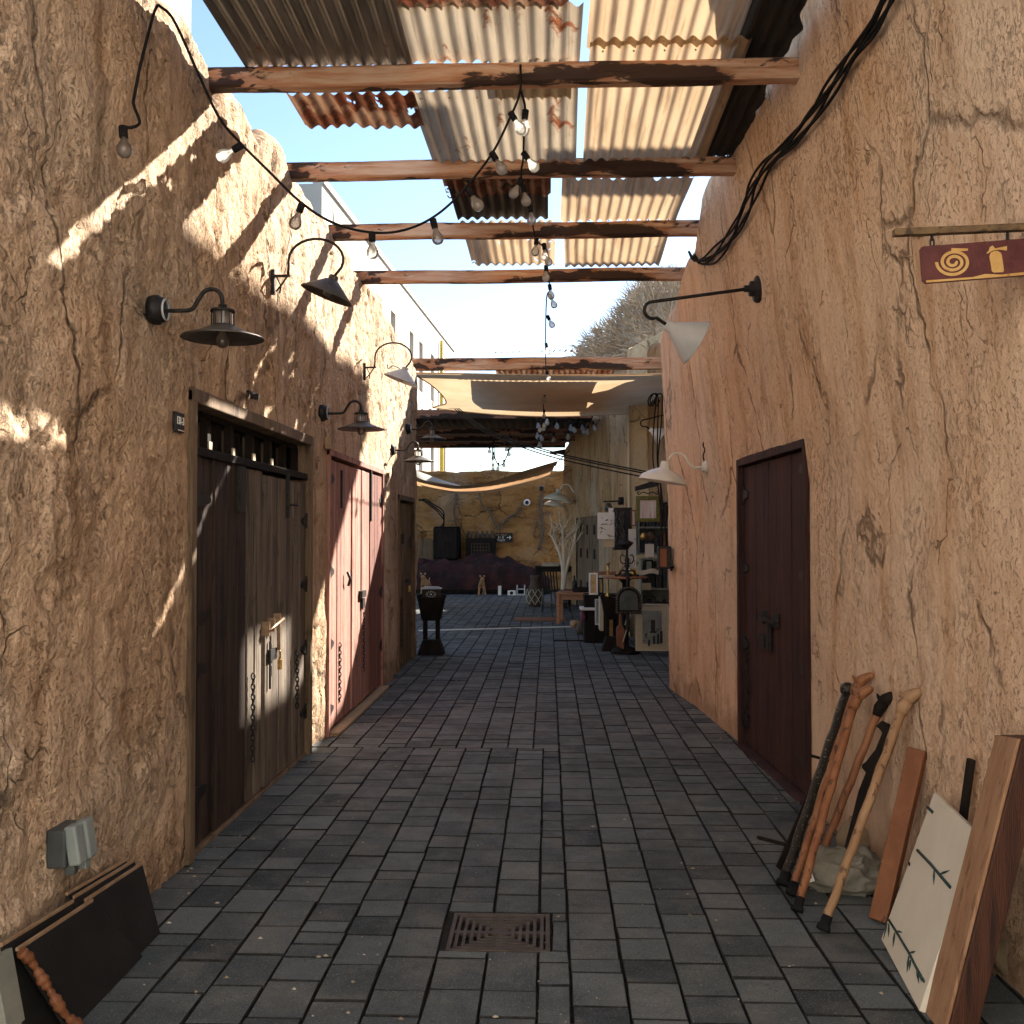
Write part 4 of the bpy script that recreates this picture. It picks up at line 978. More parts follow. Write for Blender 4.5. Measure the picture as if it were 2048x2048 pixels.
def lamp_dish(label, p, rotz, k=1.0, wire=True):
    t = thing('wall_lamp', label, 'wall lamp', p, rotz, 'pale dish lamps on the right hand walls')
    part('wall_mount', MB().lathe([(0, -.03), (.06 * k, -.03), (.062 * k, .005), (.045 * k, .012), (.045 * k, .026), (.02 * k, .032), (0, .032)], (0, 0, 0), (1, 0, 0), 26), M['enamel'], t, True)
    arm = spline([(.03, 0, 0), (.09 * k, 0, -.005), (.14 * k, 0, .03 * k), (.18 * k, 0, .10 * k), (.24 * k, 0, .125 * k), (.30 * k, 0, .10 * k), (.325 * k, 0, .045 * k)], 6)
    part('arm', MB().tube(arm, .011 * k, 10), M['enamel'], t, True)
    c = Vector((.345 * k, 0, .04 * k)); ax = Vector((.16, 0, -1)).normalized()
    part('lamp_shade', MB().lathe([(a * k, b * k) for a, b in [(0, -.012), (.035, -.012), (.042, 0), (.046, .045), (.06, .055), (.13, .085), (.19, .125), (.214, .165), (.216, .172), (.208, .170), (.18, .128), (.11, .09), (.04, .06), (0, .055)]], c, ax, 40), M['enamel'], t, True)
    bulb(t, c + ax * .06 * k, ax, 1.0 * k)
    if wire: part('wire', MB().tube(spline([(.01, .0, .05), (.02, .01, .10), (.005, .02, .15), (.02, .0, .19), (.005, -.01, .24)], 5), .006, 6), M['rubber'], t, True)
    return t
pD = onR(1411, 934); lamp_dish('cream dish lamp nearest the viewer, left of the maroon door', pD, R(180 - 4))
lamp_dish('farther pale dish lamp where the stall wall ends', aY(1150, 985, 23.4) + Vector((.15, 0, 0)), R(188), 1.5, False)
lamp_dish('lowest pale dish lamp above the bare potted tree', aY(1128, 1000, 25.0) + Vector((.2, 0, 0)), R(188), 1.2, False)
# a small black bracket lamp over the hanging prints
t = thing('wall_lamp', 'small black bracket lamp above the hanging paper prints', 'wall lamp', aY(1243, 1002, 15.6))
part('wall_mount', MB().lathe([(0, -.05), (.06, -.05), (.06, .03), (0, .03)], (0, 0, 0), (1, 0, 0), 16), M['iron'], t, True)
part('arm', MB().tube([(0, 0, 0), (-.28, -.02, -.01)], .012, 8), M['iron'], t, True)
part('lamp_shade', MB().lathe([(0, 0), (.03, 0), (.055, -.05), (.06, -.10), (.03, -.13), (0, -.13)], (-.20, -.02, -.03), n=18), M['iron_worn'], t, True)

# ------------------------------------------------------------ strings of bulbs
def bulb_string(label, ctrl, bulbs, r=.0065, k=.93, n=8, name='bulb_string', extra=None):
    """ctrl: points of the cable; bulbs: (point, direction)"""
    t = thing(name, label, 'string lights', ctrl[0])
    part('cable', MB().tube(spline(ctrl, n), r, 7), M['rubber'], t)
    for p, d in bulbs:
        p = Vector(p); d = Vector(d).normalized(); kk = k
        prof = [(.010, 0), (.013, .006), (.014, .016), (.022, .030), (.031, .048), (.033, .062), (.029, .078), (.018, .090), (.0, .094)]
        b_ = part('bulb', MB().lathe([(a * kk, .045 * kk + z * kk) for a, z in prof], p, d, 16), M['glass'], t)
        part('socket', MB().lathe([(0, -.012), (.011, -.012), (.019, -.004), (.020, .020), (.017, .024), (.018, .045), (.015, .052), (0, .052)] if kk == 1 else [(a * kk, z * kk) for a, z in [(0, -.012), (.019, -.004), (.018, .045), (0, .052)]], p, d, 14), M['rubber'], b_)
        s_ = d.orthogonal().normalized() * .010 * kk; o = p + d * .05 * kk
        part('filament', MB().tube([o + d * .010 * kk, o + d * .030 * kk + s_, o + d * .054 * kk + s_ * 1.2, o + d * .054 * kk - s_ * 1.2, o + d * .030 * kk - s_, o + d * .010 * kk], .0018 * kk, 4), M['steel_rust'], b_)
    return t
def D(x, z, y=0): return (x, y, z)
c1 = [onL(244, 252, XL + .06), onL(262, 255, XL + .08), onL(279, 245, XL + .10), onL(268, 212, XL + .08), onL(268, 196, XL + .05), onL(281, 130, XL + .05), onL(300, 55, XL + .05), onL(312, 16, XL + .06), onL(322, 14, XL + .06), aY(350, 45, 4.45), aY(400, 155, 4.55), aY(440, 238, 4.62), aY(485, 290, 4.7), aY(540, 345, 4.75), aY(602, 405, 4.82), aY(665, 445, 4.9), aY(735, 464, 4.98), aY(800, 462, 5.05), aY(862, 437, 5.12), aY(920, 388, 5.18), aY(982, 310, 5.24), aY(1018, 240, 5.28), aY(1040, 184, 5.31), aY(1041, 130, 5.335)]
b1 = [(onL(246, 256, XL + .07), D(.15, -1, -.2)), (aY(482, 291, 4.7), D(-1, -.55)), (aY(604, 408, 4.82), D(-.35, -1)), (aY(744, 466, 4.98), D(.03, -1)), (aY(866, 440, 5.12), D(.25, -1)), (aY(936, 378, 5.19), D(.6, -1)), (aY(984, 306, 5.24), D(.6, -1)), (aY(1022, 226, 5.28), D(.6, -1))]
bulb_string('string of clear bulbs swagged from the left wall up to the nearest beam', c1, b1)
z0_ = beam_top[0][1]
def s2p(x, y, Y): return aY(x, y, Y)
c2 = [aY(1042, 182, 5.32), aY(1050, 215, 5.42), aY(1048, 262, 5.7), aY(1046, 318, 6.1), aY(1042, 350, 6.5), aY(1050, 392, 6.85), aY(1062, 432, 7.3), aY(1072, 478, 7.9), aY(1090, 500, 8.27), aY(1096, 545, 9.0), aY(1099, 580, 9.6), aY(1093, 600, 9.8), aY(1091, 690, 11.8), aY(1092, 748, 13.9), aY(1091, 775, 14.6), aY(1087, 800, 15.4), aY(1087, 828, 16.2), aY(1085, 850, 17.2)]
b2s = [(aY(1051, 222, 5.44), D(-.1, -1)), (aY(1047, 306, 6.0), D(.75, -1)), (aY(1042, 358, 6.55), D(-.5, -1)), (aY(1046, 372, 6.65), D(.2, -1)), (aY(1060, 412, 7.1), D(.1, -1)), (aY(1073, 478, 7.9), D(-.1, -1)), (aY(1088, 488, 8.1), D(.1, -1)), (aY(1090, 500, 8.3), D(.3, -1)), (aY(1092, 532, 8.8), D(0, -1)), (aY(1099, 570, 9.4), D(.15, -1)), (aY(1100, 590, 9.7), D(.4, -1)), (aY(1095, 632, 10.5), D(.5, -1)), (aY(1092, 687, 11.8), D(.2, -1)),
       (aY(1093, 742, 13.4), D(.3, -1)), (aY(1090, 786, 14.8), D(-.1, -1)), (aY(1088, 820, 16.0), D(.0, -1)), (aY(1086, 840, 16.8), D(.2, -1)), (aY(1085, 850, 17.0), D(-.5, -1))]
bulb_string('string of clear bulbs running away down the middle of the alley under the beams', c2, b2s, k=.98)
c3 = [aY(1078, 834, 18.5), aY(1082, 855, 18.5), aY(1078, 880, 18.5), aY(1100, 852, 18.6), aY(1120, 842, 18.7), aY(1150, 845, 18.7), aY(1175, 838, 18.8), aY(1190, 850, 18.8), aY(1200, 838, 18.8)]
b3 = [(aY(1074, 838, 18.5), D(.2, -1)), (aY(1082, 842, 18.4), D(.3, -1)), (aY(1074, 858, 18.5), D(.1, -1)), (aY(1080, 862, 18.4), D(.2, -1)), (aY(1078, 876, 18.4), D(.1, -1)), (aY(1114, 838, 18.6), D(0, -1)), (aY(1140, 842, 18.6), D(.1, -1)), (aY(1146, 846, 18.7), D(.2, -1)), (aY(1164, 842, 18.8), D(.1, -1)), (aY(1168, 848, 18.8), D(0, -1)), (aY(1175, 850, 18.8), D(0, -1)), (aY(1184, 843, 18.8), D(.4, -1)), (aY(1094, 830, 18.4), D(0, -1)), (aY(1136, 860, 19), D(0, -1)), (aY(1107, 866, 20), D(0, -1))]
bulb_string('tangle of bulbs bunched under the far edge of the canvas sail', c3, b3, k=1.35)
c4 = [aY(1020, 866, 21.6), aY(1019, 895, 21.6), aY(1016, 905, 21.6), aY(1008, 925, 21.6), aY(998, 930, 21.6), aY(990, 916, 21.6), aY(988, 895, 21.6), aY(988, 878, 21.6), aY(985, 895, 21.6), aY(986, 930, 21.6)]
b4 = [(aY(1019, 885, 21.6), D(.1, -1)), (aY(1014, 888, 21.6), D(-.1, -1)), (aY(1017, 898, 21.6), D(.1, -1)), (aY(1008, 920, 21.6), D(0, -1)), (aY(997, 926, 21.6), D(-.1, -1)), (aY(979, 892, 21.6), D(0, -1)), (aY(986, 905, 21.6), D(0, -1)), (aY(1022, 872, 21.6), D(0, -1)), (aY(986, 928, 21.6), D(0, -1))]
bulb_string('string of bulbs dangling in a loop against the white sky', c4, b4, k=1.15, r=.012)
# old light fitting bracket by the far wall
solo('wall_bracket', MB().prism([(0, 0), (1.35, .0), (1.35, .30), (.75, .26), (0, .12), (-.03, -.22), (0, -.22)], .10, aY(1100, 908, 25.0), (.42, 0, 0), (0, 0, .42)), M['iron'], 'dark folded bracket sticking out from the end of the stall wall', 'bracket')

# ------------------------------------------------------------ cables
def cable_bundle(name, label, lists, r, n=6, cat='cable'):
    t = thing(name, label, cat, lists[0][0])
    for c in lists: part('cable', MB().tube(spline(c, n), r, 6), M['rubber'], t)
    return t
base_pts = [(1800, -16), (1760, 58), (1722, 112), (1680, 172), (1640, 228), (1592, 288), (1548, 330), (1520, 372), (1500, 420), (1478, 466), (1450, 500), (1424, 520), (1402, 523), (1394, 508)]
lists = []
for q in range(5):
    L = []
    for i, (x, y) in enumerate(base_pts):
        w = math.sin(i * 1.7 + q * 2.1) * 6 + (q - 2) * 5; p = onR(min(x + w * .8, 2040), y + w * .45); L.append(p + Vector((-.03 - .006 * (q % 3), 0, 0)))
    lists.append(L)
cable_bundle('cable_bundle', 'bundle of black cables drooping down the upper right wall', lists, .0085)
sp = [(905, 806, 17.5), (960, 850, 16), (1030, 880, 14.4), (1110, 905, 13.0), (1200, 925, 12.0), (1312, 947, 11.0)]
cable_bundle('cable_bundle', 'slack cables spanning from the sail corner across to the right wall corner', [[aY(x, y + q * 4 + (4 if q == 2 else 0) * i / 5, Y) for i, (x, y, Y) in enumerate(sp)] for q in range(3)], .0085)
XC = 1.24
vc = [(1316, 800), (1310, 812), (1306, 800), (1314, 788), (1322, 795), (1319, 850), (1316, 920), (1322, 960), (1326, 1000), (1330, 1060), (1330, 1095)]
cable_bundle('cable_bundle', 'vertical black cables running down the right wall corner to a switch box', [[aY(x - 9 + q * 5 + 2.5 * math.sin(y * .02 + q * 2), y, 10.62 - .01 * q) for x, y in vc] for q in range(3)], .0075)
eb = thing('switch_box', 'small black electric box on the right wall corner, fed by vertical cables', 'electric box', aY(1324, 1138, 10.55))
q = aY(1324, 1115, 10.55); part('case', MB().box((q.x + .02, q.y, q.z), (.13, .16, .23)), M['iron'], eb, bevel=.01)
part('cover', MB().box((q.x + .005, q.y - .085, q.z), (.07, .012, .18)), M['board_rust'], eb, bevel=.004)
solo('small_hook', MB().tube([aX(1342, 1130, 1.24), aX(1344, 1134, 1.21), aX(1342, 1140, 1.21)], .012, 6).box(aX(1343, 1134, 1.245), (.05, .05, .02)), M['iron'], 'tiny iron hook on the right wall below the switch box', 'hook')

# ------------------------------------------------------------ text helper
def text_mb(body, size, o, ux, uy, ext=.0015):
    cu = bpy.data.curves.new('txt', 'FONT'); cu.body = body; cu.size = size; cu.extrude = ext; cu.align_x = 'CENTER'; cu.align_y = 'CENTER'
    ob = bpy.data.objects.new('txt', cu); COL.objects.link(ob); dg = bpy.context.evaluated_depsgraph_get()
    me = bpy.data.meshes.new_from_object(ob.evaluated_get(dg)); o = Vector(o); ux = Vector(ux); uy = Vector(uy); nz = ux.cross(uy)
    mb = MB(); mb.add([o + ux * v.co.x + uy * v.co.y + nz * v.co.z for v in me.vertices], [tuple(p.vertices) for p in me.polygons])
    bpy.data.objects.remove(ob); bpy.data.curves.remove(cu); bpy.data.meshes.remove(me); return mb

# number plaque (its face looks along +x; reading direction runs along +y)
pq = onL(355, 845); t = thing('number_plaque', 'small black number plaque reading 131-3 beside the big door', 'number plaque', pq - Vector((0, 0, .045)))
part('plate', MB().box((XL + .005, pq.y, pq.z), (.016, .115, .095)), M['iron'], t, bevel=.003)
part('number', text_mb('131-3', .041, (XL + .014, pq.y, pq.z + .006), (0, 1, 0), (0, 0, 1.3)), M['white'], t)
part('rule', MB().box((XL + .014, pq.y + .01, pq.z - .037), (.003, .075, .004)), M['white'], t)

# grey double socket box
pk = aX(152, 1688, XL + .06); t = thing('socket_box', 'grey weatherproof socket box low on the left wall above the dark boards', 'socket box', pk - Vector((0, 0, .075)))
part('back_box', MB().box((XL + .02, pk.y, pk.z - .0), (.07, .145, .135)), M['grey_plastic_dark'], t, bevel=.008)
tl = Matrix.Rotation(R(-9), 3, 'Y')
part('lid', MB().box((XL + .075, pk.y - .036, pk.z + .01), (.045, .062, .14), tl), M['grey_plastic'], t, bevel=.009)
part('lid', MB().box((XL + .080, pk.y + .038, pk.z + .01), (.045, .066, .14), tl), M['grey_plastic'], t, bevel=.009)
part('plug_guard', MB().box((XL + .066, pk.y + .038, pk.z - .078), (.05, .05, .035)), M['grey_plastic'], t, bevel=.006)
part('plug_guard', MB().box((XL + .06, pk.y - .036, pk.z - .078), (.04, .035, .035)), M['grey_plastic_dark'], t, bevel=.006)

# little fittings on the left wall
for (x, y, lab) in ((497, 785, 'bent iron hook above the middle of the big double door'), (652, 886, 'small pale wooden block on the wall between grey and red doors')):
    p = onL(x, y)
    if y < 800: solo('wall_hook', MB().box(p + Vector((.01, 0, 0)), (.02, .10, .012)).box(p + Vector((.03, .02, -.02)), (.05, .012, .03)).box(p + Vector((.03, .05, -.03)), (.012, .05, .012)), M['iron'], lab, 'hook')
    else: solo('wooden_block', MB().box(p + Vector((.02, 0, 0)), (.05, .07, .10)), M['board_edge'], lab, 'block', bevel=.005)

# ------------------------------------------------------------ hanging fire sign on its bar (right, near)
YS = 3.32
e0 = aY(1787, 466, YS); e1 = aY(2110, 450, YS)
t = thing('sign_bar', 'rusty square bar sticking out of the right wall, carrying a small sign', 'bracket', e1)
M['old_bar'] = mottle('worn dark ochre bar', (.16, .10, .045), (.09, .055, .03), 14, None, .7, .002, 60, c3=(.02, .014, .01), sc3=20, lo=.5, hi=.58)
part('bar', MB().bar(e0, e1 + Vector((.25, 0, .005)), .03, .022), M['old_bar'], t, bevel=.002)
s00, s10, s01 = aY(1838, 494, YS), aY(2090, 474, YS), aY(1850, 568, YS)
ux = (s10 - s00).normalized(); Wd = (s10 - s00).length; uz = (s01 - s00); uz = (uz - ux * uz.dot(ux)); Ht = uz.length; uz = -uz.normalized()
sg = thing('hanging_sign', 'small maroon sign with yellow hose reel and fire extinguisher hanging from the rusty bar', 'sign', s00 + ux * Wd / 2 - uz * Ht)
cx0 = s00 + ux * Wd / 2 - uz * Ht / 2
cn = .010; part('panel', MB().prism([(-Wd / 2 + cn, -Ht / 2), (Wd / 2 - cn, -Ht / 2), (Wd / 2, -Ht / 2 + cn), (Wd / 2, Ht / 2 - cn), (Wd / 2 - cn, Ht / 2), (-Wd / 2 + cn, Ht / 2), (-Wd / 2, Ht / 2 - cn), (-Wd / 2, -Ht / 2 + cn)], .008, cx0, ux, uz), M['sign_maroon'], sg, bevel=.0015)
fr = Vector((0, -1, 0)) * .0065
def on_sign(x, y):
    p = aY(x, y, YS - .0055); return p
sp_c = aY(1907, 524, YS - .006); pxm = YS / 2048
spir = []
for q in range(110):
    a_ = q / 109 * 2 * math.pi * 2.55 + 2.6 - 2 * math.pi * .5 + .55 * 2 * math.pi; r_ = (4.5 + 26 * q / 109) * pxm * (1.0); spir.append(sp_c + ux * (-math.cos(a_)) * r_ * 1.08 + uz * math.sin(a_) * r_ * .88)
rb = MB()
for q in range(len(spir) - 1):
    pass
V = []; F = []
for q, p in enumerate(spir):
    tt = (spir[min(q + 1, len(spir) - 1)] - spir[max(q - 1, 0)]).normalized(); nn = tt.cross(Vector((0, 1, 0))).normalized() * 2.9 * pxm
    V += [p + nn, p - nn, p + nn + Vector((0, .002, 0)), p - nn + Vector((0, .002, 0))]
for q in range(len(spir) - 1): F += [(q * 4, q * 4 + 1, q * 4 + 5, q * 4 + 4), (q * 4, q * 4 + 4, q * 4 + 6, q * 4 + 2), (q * 4 + 1, q * 4 + 3, q * 4 + 7, q * 4 + 5)]
part('hose_symbol', MB().add(V, F), M['sign_yellow'], sg)
def poly_px(pts_, y=YS - .006, th=.002):
    P = [aY(a_, b_, y) for a_, b_ in pts_]; Q = [p + Vector((0, th, 0)) for p in P]; n_ = len(P)
    return MB().add(P + Q, [tuple(range(n_))] + [(i, i + n_, (i + 1) % n_ + n_, (i + 1) % n_) for i in range(n_)])
part('nozzle_symbol', poly_px([(1903, 496), (1936, 497), (1936, 501), (1912, 503), (1903, 501)]), M['sign_yellow'], sg)
part('extinguisher_symbol', poly_px([(1979, 512), (1982, 505), (1988, 502), (1996, 502), (2002, 506), (2004, 512), (2008, 540), (2007, 544), (1988, 545), (1984, 542)]), M['sign_yellow'], sg)
part('handle_symbol', poly_px([(1973, 506), (1978, 501), (1980, 494), (1985, 491), (1989, 495), (1989, 497), (2014, 492), (2014, 501), (1999, 499), (1986, 501), (1982, 503), (1976, 507)]), M['sign_yellow'], sg)
part('rust_edge', MB().prism([(-Wd / 2 + .012, -Ht / 2 + .003), (Wd / 2 - .01, -Ht / 2 + .003), (Wd / 2 - .01, -Ht / 2 + .014), (.05, -Ht / 2 + .010), (0, -Ht / 2 + .016), (-.04, -Ht / 2 + .009), (-Wd / 2 + .012, -Ht / 2 + .010)], .001, cx0 + Vector((0, -.0052, 0)), ux, uz), M['sign_yellow'], sg)
for x in (1864, 2015):
    p = aY(x, 480, YS); mb = MB()
    for q_ in range(2):
        c = p + Vector((0, 0, .012 - q_ * .020)); pts_ = [c + (Vector((math.cos(a_) * .006, 0, math.sin(a_) * .014)) if q_ else Vector((0, math.cos(a_) * .006, math.sin(a_) * .014))) for a_ in np.linspace(0, 2 * math.pi, 10)[:-1]]
        mb.tube(pts_, .003, 5, closed=True)
    part('chain', mb, M['iron'], sg)

# ------------------------------------------------------------ drain grates
def drain(label, x0, x1, y0, y1, z=.0, n=6):
    t = thing('drain_grate', label, 'drain grate', ((x0 + x1) / 2, (y0 + y1) / 2, -.02))
    cx_, cy_ = (x0 + x1) / 2, (y0 + y1) / 2; wx, wy = (x1 - x0) / 2 - .006, (y1 - y0) / 2 - .006
    def ringbox(mb, ax_, ay_, w, zt):
        for s in (-1, 1):
            mb.box((cx_ + s * (ax_ - w / 2), cy_, zt - .012), (w, 2 * ay_, .024)); mb.box((cx_, cy_ + s * (ay_ - w / 2), zt - .0125), (2 * ax_ - 2 * w, w, .024))
    f = MB(); ringbox(f, wx, wy, .018, z - .001); part('frame', f, M['grate'], t, bevel=.002)
    b_ = MB()
    for k in range(n):
        q = (1 - .03) - (k + .7) / n * .86; ringbox(b_, wx * q, wy * q, .0135, z - .003 - .0004 * k)
    for k in range(4):
        a_ = k * math.pi / 2; b_.box((cx_ + (math.cos(a_) * wx * .52), cy_ + math.sin(a_) * wy * .52, z - .016), (wx * .86 if k % 2 == 0 else .022, .022 if k % 2 == 0 else wy * .86, .02))
    b_.box((cx_, cy_, z - .012), (wx * .28, wy * .28, .018)); part('bars', b_, M['grate'], t)
    part('pit', MB().box((cx_, cy_, -.05), (2 * wx, 2 * wy, .01)), M['ebony'], t)
drain('square cast iron drain grate with concentric slots in the foreground paving', GX0, GX1, GY0, GY1)
p = aZ(1010, 1255, 0); drain('small far drain grate near the white floor line', p.x - .3, p.x + .3, p.y - .25, p.y + .2, .012)
cc0, cc1 = aZ(838, 1261, .008), aZ(1150, 1253, .008); solo('cable_cover', MB().bar(cc0, cc1, .07, .014), M['cable_white'], 'white cable cover strip crossing the paving', 'cable cover')
q0_ = aZ(1052, 1238, .02); mt_ = thing('floor_mat', 'small dark mat lying on the paving in front of the chairs', 'mat', q0_); part('mat', MB().box(aZ(1080, 1238, .012), (.95, .7, .02)), M['board_rust'], mt_, bevel=.005)

gr = MB(); rs = random.Random(9)
for k in range(700):
    y = 2.6 + 12 * rs.random() ** 1.7; x = rs.uniform(-1.7, 1.5)
    if rs.random() < .45: x = rs.choice((-1, 1)) * (1.72 - abs(rs.gauss(0, .10))) if y > 4.4 else x
    if x > XR(y) - .02: x = XR(y) - .03 - abs(rs.gauss(0, .06))
    r_ = rs.choice((.002, .003, .003, .004, .005, .008)); a_ = rs.random() * 6.3; q = Vector((x, y, .001))
    P = [q + Vector((math.cos(a_ + i * 1.5708 + rs.uniform(-.4, .4)) * r_ * (1.6 if i % 2 else 1), math.sin(a_ + i * 1.5708) * r_, 0)) for i in range(4)]
    gr.add(P + [q + Vector((0, 0, r_ * .9))], [(0, 1, 4), (1, 2, 4), (2, 3, 4), (3, 0, 4)])
M['grit'] = mottle('pale grit', (.42, .38, .31), (.16, .12, .08), 3, None, .9, 0)
go = bpy.data.objects.new('grit', gr.mesh('grit', (0, 0, 0), M['grit'])); COL.objects.link(go); go['kind'] = 'stuff'; go['label'] = 'scattered pale grit and crumbs of plaster on the paving'; go['category'] = 'grit'
# ------------------------------------------------------------ left foreground: dark boards and carved piece
P0 = [aZ(60, 2060, .0), aZ(238, 2040, 0)]
def lean_board(name, bl, br, tl_, tr, th, mat, label, cat='board', edge=None, group=None):
    """flat board given by four corner points (bottom left/right, top left/right)"""
    bl, br, tl_, tr = map(Vector, (bl, br, tl_, tr)); nn = (br - bl).cross(tl_ - bl).normalized() * th
    t = thing(name, label, cat, (bl + br) / 2, 0, group)
    mb = MB().add([bl, br, tr, tl_, bl - nn, br - nn, tr - nn, tl_ - nn], [(0, 1, 2, 3), (7, 6, 5, 4), (0, 4, 5, 1), (1, 5, 6, 2), (2, 6, 7, 3), (3, 7, 4, 0)])
    part('panel', mb, mat, t, bevel=.003)
    if edge is not None:
        e = MB().bar(tl_ - nn / 2 + Vector((0, 0, .006)), tr - nn / 2 + Vector((0, 0, .006)), abs(th) * .9, .012); part('edge', e, edge, t, bevel=.002)
    return t
# the far, taller board and the near, longer board, both leaning on the wall
kb = dict(cat='board', group='dark boards leaning on the left wall')
lean_board('leaning_board', (-1.55, 3.60, .004), (-1.557, 4.09, .004), (-1.672, 3.68, .272), (-1.682, 4.22, .232), .012, M['black_board'], 'foremost black board at the far end of the leaning stack', edge=M['board_edge'], **kb)
lean_board('leaning_board', (-1.585, 3.60, .004), (-1.59, 4.02, .004), (-1.692, 3.63, .300), (-1.697, 4.18, .258), .010, M['black_board'], 'middle black board of the leaning stack, pale bare top edge', edge=M['board_edge'], **kb)
lean_board('leaning_board', (-1.615, 3.60, .004), (-1.62, 4.00, .004), (-1.708, 3.61, .318), (-1.71, 4.13, .276), .010, M['black_board'], 'rearmost black board against the plaster', edge=M['board_edge'], **kb)
lean_board('leaning_board', (-1.53, 3.26, .004), (-1.535, 3.86, .004), (-1.655, 3.17, .300), (-1.66, 3.71, .262), .012, M['black_board'], 'black board nearest the viewer with a carved stick at its end', edge=M['board_edge'], **kb)
lean_board('leaning_board', (-1.58, 3.10, .004), (-1.58, 3.55, .004), (-1.69, 3.14, .325), (-1.69, 3.62, .290), .010, M['black_board'], 'black board tucked behind the nearest one', edge=M['board_edge'], **kb)
ca, cb_ = Vector((-1.645, 3.165, .300)), Vector((-1.505, 3.27, .012))
cv = spline([ca.lerp(cb_, t_) + Vector((0, .010 * math.sin(t_ * 7), .004 * math.sin(t_ * 14))) for t_ in np.linspace(0, 1, 9)], 5)
solo('carved_stick', MB().tube(cv, [.015 + .004 * math.sin(i * .55) + .0025 * math.sin(i * 1.9) for i in range(len(cv))], 10), M['carved'], 'chestnut carved stick leaning on the long black board', 'carved stick')
solo('pale_board', MB().bar(Vector((-1.60, 3.08, .0)), Vector((-1.675, 3.10, .32)), .10, .02, (1, 0, 0)), M['shelf_green'], 'grey edge of a pale board at the lower left corner', 'board')

# ------------------------------------------------------------ right foreground: walking sticks, boards, bag, canvas, timber
def stick(label, foot, top, r0, r1, mat, head=None, ferrule=True, matf='rubber', group='carved walking sticks leaning on the right wall', name='walking_stick', headmat=None, bend=0):
    foot = Vector(foot); top = Vector(top); t = thing(name, label, 'walking stick', foot, 0, group)
    d_ = (top - foot); L = d_.length; u_ = d_.normalized(); s_ = u_.cross(Vector((0, 1, 0))).normalized()
    pts_ = [foot.lerp(top, k / 14) + s_ * bend * math.sin(math.pi * k / 14) + s_ * .0025 * math.sin(k * 2.1) for k in range(15)]
    part('shaft', MB().tube(pts_, [(r0 + (r1 - r0) * k / 14) * (1 + .05 * math.sin(k * 2.7)) for k in range(15)], 12), mat, t)
    if ferrule: part('ferrule', MB().lathe([(0, -.004), (r0 * 1.55, -.004), (r0 * 1.5, .012), (r0 * 1.2, .018), (r0 * 1.15, .055), (0, .055)], foot, u_, 14), M[matf], t)
    hm_ = headmat or mat
    f_ = Vector((.62, -.42, .55)).normalized()
    if head == 'animal':      # small carved head: neck, muzzle, ears
        sk_ = MB().tube([top - u_ * .02, top + u_ * .02, top + u_ * .045 + f_ * .012], [r1 * 1.1, r1 * 1.5, r1 * 1.35], 12)
        sk_.tube([top + u_ * .035 - f_ * .012, top + u_ * .05 + f_ * .02, top + u_ * .048 + f_ * .055, top + u_ * .04 + f_ * .085, top + u_ * .034 + f_ * .10], [r1 * 1.0, r1 * 1.55, r1 * 1.25, r1 * .95, r1 * .5], 12)
        for sg_ in (-1, 1):
            e_ = top + u_ * .062 + s_ * sg_ * .014 - f_ * .004; sk_.lathe([(r1 * .55, 0), (r1 * .42, .016), (0, .032)], e_, u_ * .9 - f_ * .5 + s_ * sg_ * .3, 8)
        part('carved_head', sk_, hm_, t)
    elif head == 'knob': part('knob', MB().ball(top + u_ * .015, r1 * 1.7, 14, 10), hm_, t)
    elif head == 'hook':
        pts_ = [top + u_ * (.07 * math.sin(a_)) + f_ * (.045 * (1 - math.cos(a_))) for a_ in np.linspace(0, math.pi * .95, 10)]
        part('crook', MB().tube(pts_, [r1 * 1.0 * (1.15 - .35 * k / 9) for k in range(10)], 12), hm_, t)
    return t
def RW(y, z): return XR(y) - leanR((1.2, y)) * max(0, z - 1.9)
def top_on_wall(px, py, off=.03, guess=4.4):
    p = onR(px, py); return p + Vector((-off, 0, 0))
F = lambda x, y: aZ(x, y, .012)
stick('black stick speckled with pale inlay, knob at the top', F(1566, 1768), top_on_wall(1714, 1384, .05), .022, .022, M['cane_black'], 'knob')
stick('orange carved stick with an animal head, tallest of the group', F(1582, 1788), top_on_wall(1752, 1384, .10), .0165, .018, M['cane_orange'], 'animal')
stick('orange carved stick with black rubber foot, in front of the animal headed one', F(1594, 1820), top_on_wall(1772, 1412, .15), .0175, .019, M['cane_orange'], 'animal')
stick('dark orange carved stick with a rough head, behind the front pair', F(1625, 1755), top_on_wall(1778, 1424, .05), .018, .019, M['cane_orange'], 'animal', headmat=M['ebony'])
stick('pale carved stick with a bull-like head and black foot, nearest the viewer', F(1646, 1858), top_on_wall(1832, 1420, .06), .018, .021, M['cane_light'], 'animal')
# dark stick shaped like a long hooked gun stock
ft, tp = F(1672, 1775), top_on_wall(1792, 1432, .05)
t = thing('hooked_stick', 'black wooden stick with a curled stock-like upper end', 'walking stick', ft)
d_ = tp - ft; u_ = d_.normalized()
hp = [(0, 0), (.02, 0), (.035, .55), (.045, .62), (.03, .70), (.045, .80), (.055, .90), (.035, .96), (.0, .97), (-.02, .93), (.0, .92), (.02, .90), (.01, .80), (-.02, .72), (-.035, .70), (-.03, .68), (-.005, .66), (-.015, .55)]
part('stock', MB().prism([(a_ * 1.1, b_ * d_.length) for a_, b_ in hp], .03, ft, (.55, -.82, .0), u_), M['ebony'], t, bevel=.006)
